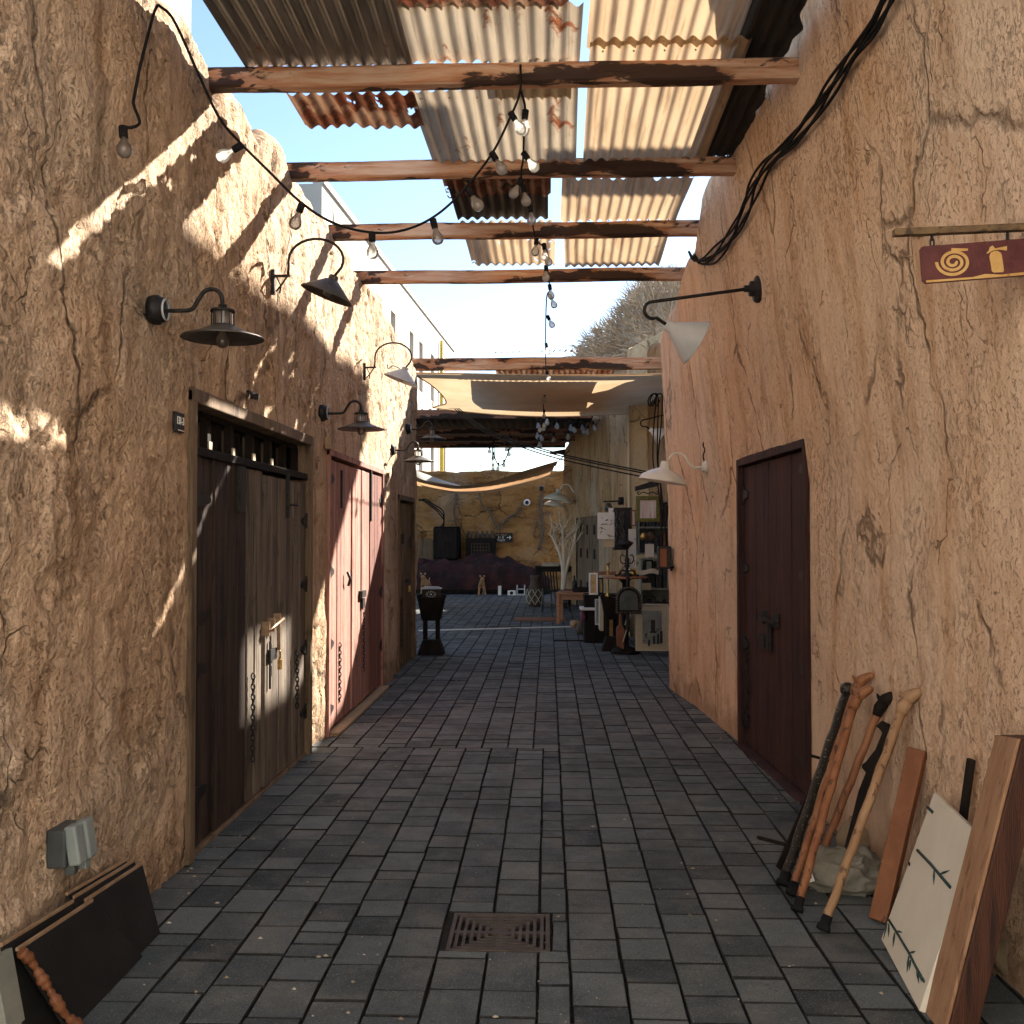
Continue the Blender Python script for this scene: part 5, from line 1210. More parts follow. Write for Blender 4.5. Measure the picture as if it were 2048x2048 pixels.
# black sword-like stick with two cross bars
f0, f1 = F(1560, 1738), top_on_wall(1690, 1470, .05); t = thing('toy_sword', 'black wooden sword with a straight cross guard, behind the sticks', 'wooden sword', f0)
part('blade', MB().bar(f0, f1, .045, .014, (0, 1, 0), .03, .012), M['ebony'], t, bevel=.003)
g0 = f0.lerp(f1, .16); gd = Vector((-.75, -.15, .22)).normalized(); part('guard', MB().bar(g0 + gd * .17, g0 - gd * .06, .022, .016), M['ebony'], t, bevel=.003)
g1 = f0.lerp(f1, .80); part('guard', MB().bar(g1 + gd * .09, g1 - gd * .04, .02, .014), M['ebony'], t, bevel=.003)
# red brown board
fb0, fb1 = aZ(1758, 1842, .004), top_on_wall(1846, 1500, .02)
def plank(name, label, foot, top, w, th, mat, dirw=(.25, 1, 0), cat='plank', bevel=.004, edge=None):
    foot = Vector(foot); top = Vector(top); u_ = (top - foot).normalized(); wv = Vector(dirw); wv = (wv - u_ * wv.dot(u_)).normalized(); nv_ = u_.cross(wv).normalized()
    t = thing(name, label, cat, foot); P = []
    for c in (foot, top):
        for a_, b_ in ((-1, -1), (1, -1), (1, 1), (-1, 1)): P.append(c + wv * a_ * w / 2 + nv_ * b_ * th / 2)
    part('plank', MB().add(P, [(0, 1, 2, 3), (7, 6, 5, 4), (0, 4, 5, 1), (1, 5, 6, 2), (2, 6, 7, 3), (3, 7, 4, 0)]), mat, t, bevel=bevel)
    return t, wv, nv_, u_
plank('leaning_plank', 'red brown scarred plank between the sticks and the white canvas', fb0, fb1, .075, .05, M['board_rust'], (.8, -.6, 0))
# second thin dark carved stick behind the canvas
plank('carved_staff', 'thin dark carved staff standing behind the white canvas', Vector((1.50, 3.98, 0)), top_on_wall(1957, 1518, .025), .035, .02, M['ebony'], (.2, -1, 0), cat='staff')
# white canvas with bamboo strokes
cbl, cbr = aZ(1762, 1878, .006), aZ(1838, 2022, .006); ctl = aY(1868, 1584, 4.12); 
uw = (cbr - cbl); ctr = ctl + uw * .93
cvs = lean_board('painted_canvas', cbl, cbr, ctl, ctr, .022, M['canvas'], 'cream canvas painted with green bamboo stems, leaning by the heavy timber', cat='canvas')
cn_ = uw.cross(ctl - cbl).normalized(); cw_ = uw.normalized(); chh = (ctl - cbl); chh_ = chh.normalized()
def onC(px, py):
    d = ray(px, py); o = Vector((0, 0, CAM_H)); tt = (cbl - o).dot(cn_) / d.dot(cn_); return o + d * tt + cn_ * (.003 if cn_.x < 0 else -.003)
def zz(x, y): return (1348 + x / 2.76, 1348 + y / 2.76)
ink = MB()
def stroke(pts_, r): ink.tube([onC(*zz(*q)) for q in pts_], r if isinstance(r, list) else [r] * len(pts_), 6)
stroke([(1190, 1360), (1240, 1440), (1300, 1540), (1340, 1620), (1385, 1700)], .0052)
stroke([(1348, 975), (1420, 1050), (1470, 1110), (1530, 1180)], .0058)
stroke([(1405, 738), (1432, 765)], .006)
for pts_ in ([(1180, 1375), (1160, 1465)], [(1190, 1380), (1188, 1455)], [(1222, 1430), (1212, 1510)], [(1235, 1420), (1265, 1428)], [(1300, 1560), (1290, 1650)], [(1310, 1580), (1302, 1640)], [(1345, 1640), (1356, 1710)], [(1345, 1635), (1372, 1700)], [(1310, 1540), (1338, 1532)], [(1440, 1085), (1438, 1165)], [(1475, 1105), (1525, 1085)]):
    a_, b_ = [onC(*zz(*q)) for q in pts_]; ink.tube([a_, a_.lerp(b_, .4), b_], [.002, .0042, .0006], 6)
part('bamboo', ink, M['ink_green'], cvs)
part('seal', MB().box(onC(*zz(1303, 1050)), (.003, .012, .014)), M['ink'], cvs)
# sack with a paper tag
bgc = aZ(1690, 1772, 0); bg = MB(); bg.ball((0, 0, 0), 1, 72, 48)
BV = []
for v in bg.v:
    v = Vector(v); n_ = .8 * vnoise(np.array([[v.x * 1.8 + 5, v.y * 1.8, v.z * 1.8]]))[0] + .55 * (1 - abs(2 * vnoise(np.array([[v.x * 2.6 + 9, v.y * 2.6, v.z * 2.6]]))[0] - 1)) ** 3 + .25 * (1 - abs(2 * vnoise(np.array([[v.x * 6 + 5, v.y * 6, v.z * 6]]))[0] - 1)) ** 2
    z = v.z if v.z > -.45 else -.45; BV.append(bgc + Vector((v.x * .20, v.y * .17, (z + .45) * .125)) * (.72 + .32 * n_))
bg.v = [tuple(v) for v in BV]
bt = thing('cloth_sack', 'crumpled grey green sack on the paving behind the sticks', 'sack', bgc)
part('bag', bg, M['sack'], bt)
tg = aY(1618, 1752, bgc.y - .13); part('tag', MB().box(tg, (.035, .003, .055), Matrix.Rotation(R(-18), 3, 'Y')), M['paper'], bt)
part('tag_print', MB().box(tg + Vector((.0, -.003, .0)), (.018, .002, .022), Matrix.Rotation(R(-18), 3, 'Y')), M['board_rust'], bt)
# heavy timber
tf = aZ(1868, 2098, .0); tt_ = Vector((RW(3.35, .95) - .07, 3.34, .955))
T0, T1 = Vector((1.258, 3.35, .0)), Vector((1.503, 3.35, .945))
t = thing('timber_post', 'heavy square timber leaning on the wall at the right edge, pale face and dark face', 'timber', T0)
def tbox(x0, x1, y0, y1, top=0):
    P = []
    for c, e_ in ((T0, 0), (T1, top)):
        for a_, b_ in ((x0, y0), (x1, y0), (x1, y1), (x0, y1)): P.append(c + Vector((a_, b_, e_ - (.02 if c is T1 and b_ > .08 else 0))))
    return MB().add(P, [(0, 1, 2, 3), (7, 6, 5, 4), (0, 4, 5, 1), (1, 5, 6, 2), (2, 6, 7, 3), (3, 7, 4, 0)])
part('pale_side', tbox(0, .012, .006, .17), M['timber_light'], t, bevel=.003)
part('core', tbox(.0125, .105, .0, .168, .002), M['timber_dark'], t, bevel=.006)
# stones at the wall foot
for (x, y, r_, lab) in ((2040, 1950, .10, 'brown rounded stone at the wall foot in the lower right corner'), (1690, 1650, .09, 'stone bulging from the wall foot behind the sack')):
    p = aZ(x, y, 0) if y > 1800 else aZ(1700, 1715, 0) + Vector((.05, .05, 0)); mb = MB().ball((0, 0, 0), 1, 22, 16); NV = []
    for v in mb.v:
        v = Vector(v); n_ = .75 + .5 * vnoise(np.array([[v.x * 1.6 + x, v.y * 1.6, v.z * 1.6]]))[0]; NV.append(tuple(p + Vector((v.x * r_, v.y * r_ * 1.2, max(-.1, v.z * r_ * 1.1 + r_ * .7))) * n_))
    mb.v = NV; solo('stone', mb, M['rock'], lab, 'stone')

# ------------------------------------------------------------ robot-like wooden figures at the courtyard mouth
def clock_figure(label, p, k=1.0, clock=True, mat='ebony'):
    t = thing('wooden_figure', label, 'figure', p, 0, 'black wooden box figures')
    part('base', MB().box((0, 0, .15 * k), (.36 * k, .32 * k, .30 * k), taper=.62), M[mat], t, True, .01)
    part('leg', MB().box((-.085 * k, 0, .49 * k), (.06 * k, .07 * k, .40 * k)), M[mat], t, True, .006)
    part('leg', MB().box((.085 * k, 0, .49 * k), (.06 * k, .07 * k, .40 * k)), M[mat], t, True, .006)
    b_ = MB().box((0, 0, .70 * k), (.24 * k, .2 * k, .03 * k)); b_.box((0, 0, .93 * k), (.25 * k, .2 * k, .46 * k), taper=1.45)
    part('body', b_, M[mat], t, True, .008)
    for s in (-1, 1): part('shoulder', MB().box((s * .165 * k, 0, 1.17 * k), (.05 * k, .2 * k, .09 * k)), M[mat], t, True, .01)
    if clock:
        h = part('clock', MB().box((0, 0, 1.22 * k), (.245 * k, .16 * k, .20 * k)), M['iron'], t, True, .006)
        hh = MB()
        for q in range(12):
            a_ = q * math.pi / 6; hh.bar((.042 * math.cos(a_) * k, -.083 * k, (1.215 + .042 * math.sin(a_)) * k), (.072 * math.cos(a_) * k, -.083 * k, (1.215 + .072 * math.sin(a_)) * k), .010 * k, .005)
        hh.lathe([(0, 0), (.016 * k, 0), (.016 * k, .006), (0, .006)], (0, -.079 * k, 1.215 * k), (0, -1, 0), 12)
        part('numerals', hh, M['white'], h, True)
        part('cornice', MB().box((0, 0, 1.33 * k), (.27 * k, .19 * k, .025 * k)).box((0, 0, 1.355 * k), (.20 * k, .14 * k, .02 * k)), M['enamel_grey'], h, True, .004)
    return t
pr1 = aZ(863, 1308, 0); f1_ = clock_figure('black wooden figure with a dial clock for a head, beside the old brown door', pr1, .66); f1_.scale = (1.5, 1.5, 1)
pr2 = aZ(1226, 1300, 0); f2_ = clock_figure('black wooden stand figure carrying the brass candlestick, before the stall', pr2, .63, False); f2_.scale = (1.45, 1.45, 1)

# ------------------------------------------------------------ courtyard: far wall things
YW = YF - .05
def fbox(x0, y0, x1, y1, Yf, dep): # pixel rectangle at depth Yf, extending back by dep
    a_, b_ = aY(x0, y1, Yf), aY(x1, y0, Yf); return ((a_.x + b_.x) / 2, Yf + dep / 2, (a_.z + b_.z) / 2), (b_.x - a_.x, dep, b_.z - a_.z)
c, s = fbox(866, 1053, 917, 1120, 28.7, .85)
t = thing('black_cabinet', 'big black wall cabinet with cables arching from its top', 'cabinet', (c[0], c[1], c[2] - s[2] / 2))
part('case', MB().box(c, s), M['soot'], t, bevel=.06); part('door', MB().box((c[0] - .02, 28.69, c[2]), (s[0] * .9, .02, s[2] * .9)), M['ebony'], t, bevel=.01)
for q in range(3): part('cable', MB().tube(spline([aY(838, 1002 - q * 2, 29), aY(850, 998 + q * 3, 29), aY(866 + q * 3, 1008 + q * 6, 29), aY(880 + (3 - q) * 2, 1022 + q * 5, 29), aY(888, 1040 + q, 29), aY(887 - q * 2, 1054, 29)], 6), .02, 6), M['rubber'], t)
c, s = fbox(931, 1077, 990, 1116, 29.0, .5)
t = thing('lattice_rack', 'dark rack with a lattice front left of the toilet sign, little vessels on top', 'rack', (c[0], c[1], c[2] - s[2] / 2))
part('case', MB().box(c, s), M['ebony'], t, bevel=.02)
lt = MB()
for q in range(7): lt.box((c[0] - s[0] * .3 + q * s[0] * .1, 28.99, c[2] - .03), (.015, .02, s[2] * .6))
for q in range(4): lt.box((c[0], 28.985, c[2] - s[2] * .28 + q * s[2] * .17), (s[0] * .66, .02, .015))
part('lattice', lt, M['clay'], t)
for q, x in enumerate((938, 955, 965, 974, 984)):
    p = aY(x, 1077, 29.25); solo('vessel', MB().lathe([(0, 0), (.07, 0), (.09, .06), (.06, .13), (.025, .17), (.03, .22), (0, .22)], p, n=14), M['clay'], ['squat dark vessel at the left end on the lattice rack', 'dark vessel second from left on the lattice rack', 'middle dark vessel on the lattice rack', 'dark vessel fourth from left on the lattice rack', 'dark vessel right above the toilet sign edge'][q], 'vessel', 'little vessels on the lattice rack')
# toilet sign
c, s = fbox(991, 1066, 1025, 1084, 29.42, .03)
t = thing('toilet_sign', 'dark sign reading TOILET with an arrow to the right on the golden wall', 'sign', (c[0], c[1], c[2] - s[2] / 2))
part('panel', MB().box(c, s), M['iron'], t); part('border', MB().box((c[0], 29.45, c[2]), (s[0] + .03, .02, s[2] + .03)), M['carved'], t)
part('lettering', text_mb('TOILET', .072, (c[0] - .08, 29.415, c[2] - .085), (1, 0, 0), (0, 0, 1)), M['white'], t)
part('arabic_lettering', text_mb('دورات المياه', .06, (c[0] - .08, 29.415, c[2] + .085), (1, 0, 0), (0, 0, 1)), M['sign_yellow'], t)
ic = MB(); ic.box((c[0] - .09, 29.415, c[2] - .0), (.006, .004, .08))
for sx in (-.15, -.03): ic.ball((c[0] + sx, 29.415, c[2] + .03), .012, 8, 6, (1, .2, 1)); ic.box((c[0] + sx, 29.415, c[2] - .008), (.022, .004, .055), taper=.6)
part('pictogram', ic, M['white'], t)
ar_ = MB().bar((c[0] + .08, 29.415, c[2]), (c[0] + .19, 29.415, c[2]), .004, .018); ar_.bar((c[0] + .15, 29.414, c[2] + .045), (c[0] + .20, 29.414, c[2]), .004, .018).bar((c[0] + .15, 29.413, c[2] - .045), (c[0] + .20, 29.413, c[2]), .004, .018); part('arrow', ar_, M['white'], t)
# dome camera
p = aY(1054, 1005, 29.5); t = thing('dome_camera', 'white round dome camera with black eye on the golden wall', 'security camera', p)
part('ring', MB().lathe([(0, -.04), (.10, -.04), (.095, .03), (.06, .06), (0, .06)], p, (0, -1, 0), 24), M['white'], t); part('lens', MB().ball(p + Vector((0, -.06, 0)), .055, 14, 10), M['iron'], t)
p = aY(1083, 977, 29.3); t = thing('flood_light', 'small black flood light at the top right of the golden wall', 'flood light', p)
part('body', MB().box(p, (.12, .12, .13)), M['iron'], t, bevel=.01); part('bracket', MB().box(p + Vector((0, .12, .07)), (.15, .12, .02)), M['enamel_grey'], t)
# trailing dry creepers on the far wall
for q, (pts_, lab) in enumerate((([(912, 985), (910, 1005), (908, 1025), (912, 1050)], 'dry stem scar running down the golden wall above the cabinet'), ([(958, 985), (964, 1008), (980, 1025), (990, 1045), (1000, 1060)], 'dry creeper stem slanting down to the toilet sign'), ([(1044, 1010), (1035, 1025), (1015, 1035), (1004, 1050)], 'dry creeper stem below the dome camera'), ([(1084, 985), (1082, 1020), (1086, 1060), (1078, 1100)], 'thick dry creeper below the flood light'))):
    mb = MB(); main = spline([aY(x, y, 29.5) for x, y in pts_], 5); mb.tube(main, .028 if q < 3 else .05, 6)
    rs = random.Random(q)
    for k in range(16):
        a_ = main[rs.randrange(len(main))]; b_ = a_ + Vector((rs.uniform(-.3, .3), rs.uniform(-.03, .03), rs.uniform(-.35, .1))); mb.tube([a_, a_.lerp(b_, .5) + Vector((.04 * rs.random(), 0, .03)), b_], [.014, .01, .005], 5)
    solo('dry_creeper', mb, M['bark'], lab, 'creeper', 'dry creepers on the golden wall')
# bench draped with wine fabric
t = thing('fabric_heap', 'long low bench heaped with dark wine red fabric below the golden wall', 'bench', (-1.6, 28.0, 0))
nx, ny = 90, 22; P = []
for i in range(nx + 1):
    for j in range(ny + 1):
        u_, v_ = i / nx, j / ny; x = -3.9 + 3.95 * u_; yb = 27.35 + 1.5 * v_
        prof = .64 + .30 * math.exp(-((u_ - .55) / .35) ** 2) - .40 * max(0, (u_ - .78) / .22) ** 2
        n_ = fbm(np.array([[x * 1.6, yb * 1.6, 3.0]]), 3)[0] - .5
        n2_ = fbm(np.array([[x * 4.5, yb * 3.5, 8.0]]), 3)[0] - .5; z = prof * (1 - (1 - v_) ** 5) ** .6 + .55 * n_ * (v_ > 0) + .22 * n2_ + .03 * math.sin(x * 11 + 3 * n_ * 8) * (1 - v_); P.append((x, yb - .05 * math.sin(x * 9 + v_ * 3), max(.22 if v_ > 0 else .12, z)))
part('fabric', MB().grid(P, nx + 1, ny + 1, True), M['fabric_red'], t)
part('bench', MB().box((-1.95, 28.1, .10), (4.0, 1.3, .16)), M['ebony'], t)
def dog(label, p, k=1.0, rz=0):
    t = thing('dog_figure', label, 'dog figure', p, rz, 'small tan dog figures')
    me_ = bpy.data.meshes.new('body')
    J = {'pel': (0, .16, .30), 'mid': (0, .03, .31), 'chest': (0, -.12, .30), 'neck': (0, -.20, .40), 'head': (0, -.25, .47), 'muz': (0, -.34, .45),
         'fls': (-.06, -.13, .24), 'flk': (-.07, -.13, .12), 'flf': (-.08, -.16, .01), 'frs': (.06, -.13, .24), 'frk': (.08, -.13, .12), 'frf': (.10, -.17, .01),
         'bls': (-.05, .17, .24), 'blk': (-.06, .12, .16), 'blh': (-.06, .21, .10), 'blf': (-.06, .17, .01), 'brs': (.05, .17, .24), 'brk': (.06, .12, .16), 'brh': (.06, .21, .10), 'brf': (.06, .17, .01), 't1': (0, .24, .34), 't2': (0, .31, .42)}
    Rr = {'pel': .075, 'mid': .07, 'chest': .09, 'neck': .06, 'head': .065, 'muz': .03, 't1': .018, 't2': .01}
    names = list(J); E_ = [('pel', 'mid'), ('mid', 'chest'), ('chest', 'neck'), ('neck', 'head'), ('head', 'muz'), ('chest', 'fls'), ('fls', 'flk'), ('flk', 'flf'), ('chest', 'frs'), ('frs', 'frk'), ('frk', 'frf'), ('pel', 'bls'), ('bls', 'blk'), ('blk', 'blh'), ('blh', 'blf'), ('pel', 'brs'), ('brs', 'brk'), ('brk', 'brh'), ('brh', 'brf'), ('pel', 't1'), ('t1', 't2')]
    me_.from_pydata([tuple(c * k for c in J[n]) for n in names], [(names.index(a_), names.index(b_)) for a_, b_ in E_], []); me_.materials.append(M['tan_fur'])
    o = bpy.data.objects.new('body', me_); COL.objects.link(o); o.parent = t
    m = o.modifiers.new('skin', 'SKIN'); 
    sv = me_.skin_vertices[0].data if me_.skin_vertices else None
    if sv is None: me_.attributes.new('skin', 'FLOAT', 'POINT')
    else:
        for i, n in enumerate(names): r_ = Rr.get(n, .032 if n[-1] in 's' else .022) * k; sv[i].radius = (r_, r_); sv[i].use_root = (i == 0)
    m2 = o.modifiers.new('sub', 'SUBSURF'); m2.levels = m2.render_levels = 1
    for s_ in (-1, 1): part('ear', MB().lathe([(.028 * k, 0), (.02 * k, .03 * k), (0, .055 * k)], (s_ * .04 * k, -.24 * k, .51 * k), (s_ * .5, 0, .8), 8), M['tan_fur'], t, True)
    return t
dog('tan dog figure standing in front of the wine red fabric', aZ(963, 1192, 0) + Vector((0, .0, 0)), 1.0, R(8))
p = aY(852, 1196, 26.6); p.z = 0; dog('tan dog figure showing behind the clock headed figure', p, 1.12, R(-10))
for q, (x0, y0, x1, y1, mat, lab) in enumerate(((1015, 1177, 1031, 1186, 'white', 'small white box with a round dark opening below the fabric'), (1034, 1166, 1049, 1186, 'enamel_grey', 'pale open frame box right of the white box'), (996, 1168, 1002, 1186, 'white', 'narrow white post below the fabric'))):
    c, s = fbox(x0, y0, x1, y1, 27.0, .22); c = (c[0], c[1], s[2] / 2); t = thing('small_box', lab, 'box', (c[0], c[1], 0))
    if q == 1:
        for sx in (-1, 1): part('side', MB().box((c[0] + sx * s[0] / 2, c[1], c[2]), (.03, s[1], s[2])), M[mat], t)
        part('shelf', MB().box((c[0], c[1], .015), (s[0] - .03, s[1], .03)).box((c[0], c[1], s[2] * .6), (s[0] - .03, s[1], .02)), M[mat], t)
    else:
        part('case', MB().box(c, s), M[mat], t, bevel=.006)
        if q == 0: part('opening', MB().lathe([(0, 0), (.045, 0), (.045, .006), (0, .006)], (c[0], 26.999, c[2]), (0, -1, 0), 16), M['iron'], t)
# low plank fence left of the cabinet
fc = MB()
for q in range(9): p = aY(838 + q * 3.4, 1120, 29.2); fc.box((p.x, 29.2, .75), (.042, .03, 1.5 - .04 * (q % 3)))
solo('plank_fence', fc, M['door_olive'], 'low dark plank screen beside the black cabinet', 'fence')

# ------------------------------------------------------------ courtyard right: tables, tree, chair
def table(label, c, size, h, mat, legw=.06, rz=0):
    t = thing('table', label, 'table', (c[0], c[1], 0), rz); w, dp = size
    part('tabletop', MB().box((0, 0, h - .02), (w, dp, .04)), M[mat], t, True, .006)
    part('apron', MB().box((0, -dp / 2 + .06, h - .085), (w - .1, .02, .09)).box((0, dp / 2 - .06, h - .085), (w - .1, .02, .09)), M[mat], t, True)
    for a_ in (-1, 1):
        for b_ in (-1, 1): part('leg', MB().box((a_ * (w / 2 - legw * .7), b_ * (dp / 2 - legw * .7), (h - .04) / 2), (legw, legw, h - .04)), M[mat], t, True, .004)
    return t
pt = aZ(1150, 1248, 0); table('orange brown wooden table beside the bare tree', (pt.x + .05, pt.y + .35), (.72, .75), .56, 'table_wood', rz=R(-6))
pt2 = aZ(1105, 1210, 0); table('tall dark table by the end of the stall wall, pale books on top', (pt2.x + .12, pt2.y + 1.0), (1.0, .8), .86, 'ebony', rz=R(-5))
solo('book_stack', MB().box((pt2.x - .05, pt2.y + .8, .885), (.4, .3, .05)).box((pt2.x + .02, pt2.y + .8, .925), (.5, .28, .03)), M['book_b'], 'low stack of pale books on the tall dark table', 'books')
pv = aZ(1070, 1212, 0); t = thing('lattice_vase', 'dark floor vase wrapped in a pale lattice', 'vase', pv)
part('vase', MB().lathe([(0, 0), (.15, 0), (.19, .12), (.17, .3), (.11, .5), (.10, .62), (.13, .68), (0, .66)], (0, 0, 0), n=20), M['clay'], t, True)
la = MB()
for q in range(8):
    for sg_ in (-1, 1):
        la.tube([(.205 * math.cos(q * math.pi / 4 + sg_ * k * .28) * (1 - .25 * abs(k - 2) / 5), .205 * math.sin(q * math.pi / 4 + sg_ * k * .28) * (1 - .25 * abs(k - 2) / 5), .04 + k * .085) for k in range(5)], .007, 5)
part('lattice', la, M['paper_old'], t, True)
def chair(label, p, rz):
    t = thing('metal_chair', label, 'chair', p, rz)
    part('seat', MB().box((0, 0, .44), (.40, .38, .03)), M['ebony'], t, True, .005)
    for a_ in (-1, 1):
        for b_ in (-1, 1): part('leg', MB().bar((a_ * .18, b_ * .16, .43), (a_ * .21, b_ * .22, 0), .025, .025), M['iron_worn'], t, True)
    bk_ = MB()
    for q in range(6): bk_.bar((-.16 + q * .064, .17, .45), (-.17 + q * .068, .26, .88), .022, .014)
    part('backrest', bk_, M['ebony'], t, True); part('stretcher', MB().box((0, -.18, .2), (.36, .02, .02)).box((0, .18, .2), (.36, .02, .02)), M['iron_worn'], t, True)
chair('dark slatted chair between the lattice vase and the orange brown table', aZ(1110, 1224, 0), R(150))
# bare tree in a pot
ptr = aZ(1128, 1216, 0); ptr.x = aY(1126, 1200, ptr.y).x
t = thing('bare_tree', 'bleached bare branching tree in a dark pot', 'tree', ptr)
part('pot', MB().lathe([(0, 0), (.16, 0), (.20, .34), (.22, .36), (.22, .40), (.18, .40), (.0, .36)], (0, 0, 0), n=20), M['clay'], t, True)
tr_ = MB(); rs = random.Random(21); kk = ptr.y / 2048
def pxl(x, y): q = aY(x, y, ptr.y); return Vector((q.x - ptr.x, 0, q.z))
def branch(p, d, L, r, depth):
    pts_ = [p]; 
    for i in range(4): d = (d + Vector((rs.gauss(0, .13), rs.gauss(0, .13), rs.gauss(.03, .08)))).normalized(); pts_.append(pts_[-1] + d * L / 4)
    tr_.tube(pts_, [r * (1 - .45 * i / 4) for i in range(5)], 6)
    if depth:
        for i in range(3):
            b_ = pts_[2 + (i % 3)]; nd = (d + Vector((rs.gauss(0, .55), rs.gauss(0, .45), rs.gauss(.1, .25)))).normalized(); branch(b_, nd, L * rs.uniform(.5, .75), r * .5, depth - 1)
B0 = pxl(1126, 1172); B0.z = .36
main = [[B0, pxl(1127, 1150), pxl(1122, 1115), pxl(1108, 1080), pxl(1097, 1066)], [B0, pxl(1128, 1150), pxl(1127, 1100), pxl(1125, 1060), pxl(1120, 1046)], [B0, pxl(1130, 1150), pxl(1138, 1120), pxl(1148, 1085), pxl(1152, 1064)], [pxl(1126, 1095), pxl(1118, 1080), pxl(1108, 1060)], [pxl(1127, 1082), pxl(1140, 1068), pxl(1160, 1052)]]
for m_ in main:
    sp_ = spline(m_, 4); tr_.tube(sp_, [(.055 if len(m_) > 3 else .028) * (1 - .62 * i / (len(sp_) - 1)) for i in range(len(sp_))], 8)
    for k in range(6):
        b_ = sp_[int(len(sp_) * (.5 + .08 * k)) if len(m_) > 3 else min(len(sp_) - 1, 2 + k)] if int(len(sp_) * (.5 + .08 * k)) < len(sp_) else sp_[-1]
        branch(b_, Vector((rs.uniform(-.7, .7), rs.uniform(-.4, .4), rs.uniform(.5, 1))).normalized(), rs.uniform(.18, .34), .016, 1)
part('branches', tr_, M['bark_white'], t, True)

# ------------------------------------------------------------ bric-a-brac stall against the stall wall (right, behind the corner)
SY = 13.9
def leaf(name, label, px, Y, dep, mat, cat, fm=None, fw=.0, rx=0, group=None, inner=None):
    c, s = fbox(*px, Y, dep); t = thing(name, label, cat, (c[0], c[1], c[2] - s[2] / 2), 0, group); r_ = Matrix.Rotation(rx, 3, 'X')
    if fm:
        mb = MB(); w, h = s[0], s[2]; f_ = fw
        for (cx_, cz_, ww, hh) in ((0, h / 2 - f_ / 2, w, f_), (0, -h / 2 + f_ / 2, w, f_), (-w / 2 + f_ / 2, 0, f_, h - 2 * f_), (w / 2 - f_ / 2, 0, f_, h - 2 * f_)): mb.box(Vector(c) + r_ @ Vector((cx_, 0, cz_)), (ww, dep, hh), r_)
        part('frame', mb, M[fm], t, bevel=.004)
        if inner:
            iw = inner[1]; mb = MB(); w2, h2_ = w - 2 * f_, h - 2 * f_
            part('mount', MB().box(Vector(c) + r_ @ Vector((0, .004, 0)), (w2, dep * .5, h2_), r_), M[inner[0]], t)
            part('picture', MB().box(Vector(c) + r_ @ Vector((0, -.001 - dep * .02, 0)), (w2 - 2 * iw, dep * .5, h2_ - 2 * iw), r_), M[mat], t)
        else: part('picture', MB().box(Vector(c) + r_ @ Vector((0, .004, 0)), (w - 2 * f_, dep * .5, h - 2 * f_), r_), M[mat], t)
    else: part('sheet', MB().box(c, s, r_), M[mat], t)
    return t, Vector(c), s
# two tall book shelves
def shelf(label, px, Y, dep, rows, mat, books, seed):
    c, s = fbox(*px, Y, dep); z0 = 0 if px[3] > 1190 else c[2] - s[2] / 2; h = c[2] + s[2] / 2 - z0
    t = thing('book_shelf', label, 'shelf', (c[0], c[1], z0))
    for sx in (-1, 1): part('side_panel', MB().box((c[0] + sx * (s[0] / 2 - .012), c[1], z0 + h / 2), (.024, s[1], h)), M[mat], t)
    part('back_panel', MB().box((c[0], c[1] + s[1] / 2 - .01, z0 + h / 2), (s[0] - .05, .012, h)), M[mat], t)
    rs = random.Random(seed); zz_ = []
    for q in range(rows + 1):
        z = z0 + .02 + (h - .04) * q / rows; zz_.append(z); part('shelf', MB().box((c[0], c[1], z), (s[0] - .05, s[1] - .02, .024)), M[mat], t)
    for q in range(rows):
        x = c[0] - s[0] / 2 + .04
        while x < c[0] + s[0] / 2 - .06:
            w = rs.uniform(.025, .06); hh = min((h / rows) * .8, rs.uniform(.18, .30)); b_ = rs.choice(books)
            bo = solo('book', MB().box((x + w / 2, c[1] - .02, zz_[q] + .013 + hh / 2), (w, s[1] * .6, hh)), M[b_], f'{ {"book_a": "brown", "book_b": "pale", "book_c": "dark"}[b_]} book standing on {label}', 'book', 'books on the stall shelves'); x += w + rs.uniform(.002, .03)
            if rs.random() < .25: x += .08
shelf('the grey green upper shelf behind the gilt framed mirror', (1276, 1000, 1345, 1110), 14.6, .3, 2, 'shelf_green', ['book_a', 'book_b', 'book_c', 'book_c'], 3)
shelf('the lower grey green shelf behind the arched mirror', (1282, 1118, 1345, 1305), 14.5, .32, 3, 'shelf_green', ['book_a', 'book_c', 'book_c', 'book_b'], 4)
leaf('gilt_mirror', 'mirror in a green gold carved frame hanging at the stall, reflecting a red door', (1272, 992, 1320, 1044), 13.6, .06, 'pink_picture_reflection', 'mirror', 'gold_frame', .05)  # red door reflection painted as pink streaks
cr_ = aY(1296, 992, 13.6); mb = MB()
for s in (-1, 1): mb.tube(spline([cr_ + Vector((0, 0, .03)), cr_ + Vector((s * .07, 0, .05)), cr_ + Vector((s * .12, 0, .02)), cr_ + Vector((s * .14, 0, .05)), cr_ + Vector((s * .11, 0, .055))], 5), .008, 6)
solo('scroll_bracket', mb, M['iron'], 'black curled iron scroll above the gilt mirror', 'scroll')
solo('stall_lamp', MB().prism([(-.17, -.05), (.14, .02), (.16, .07), (.05, .08), (-.17, .01)], .16, aY(1295, 975, 14.0)), M['iron'], 'dark angular flood lamp above the gilt mirror', 'lamp')
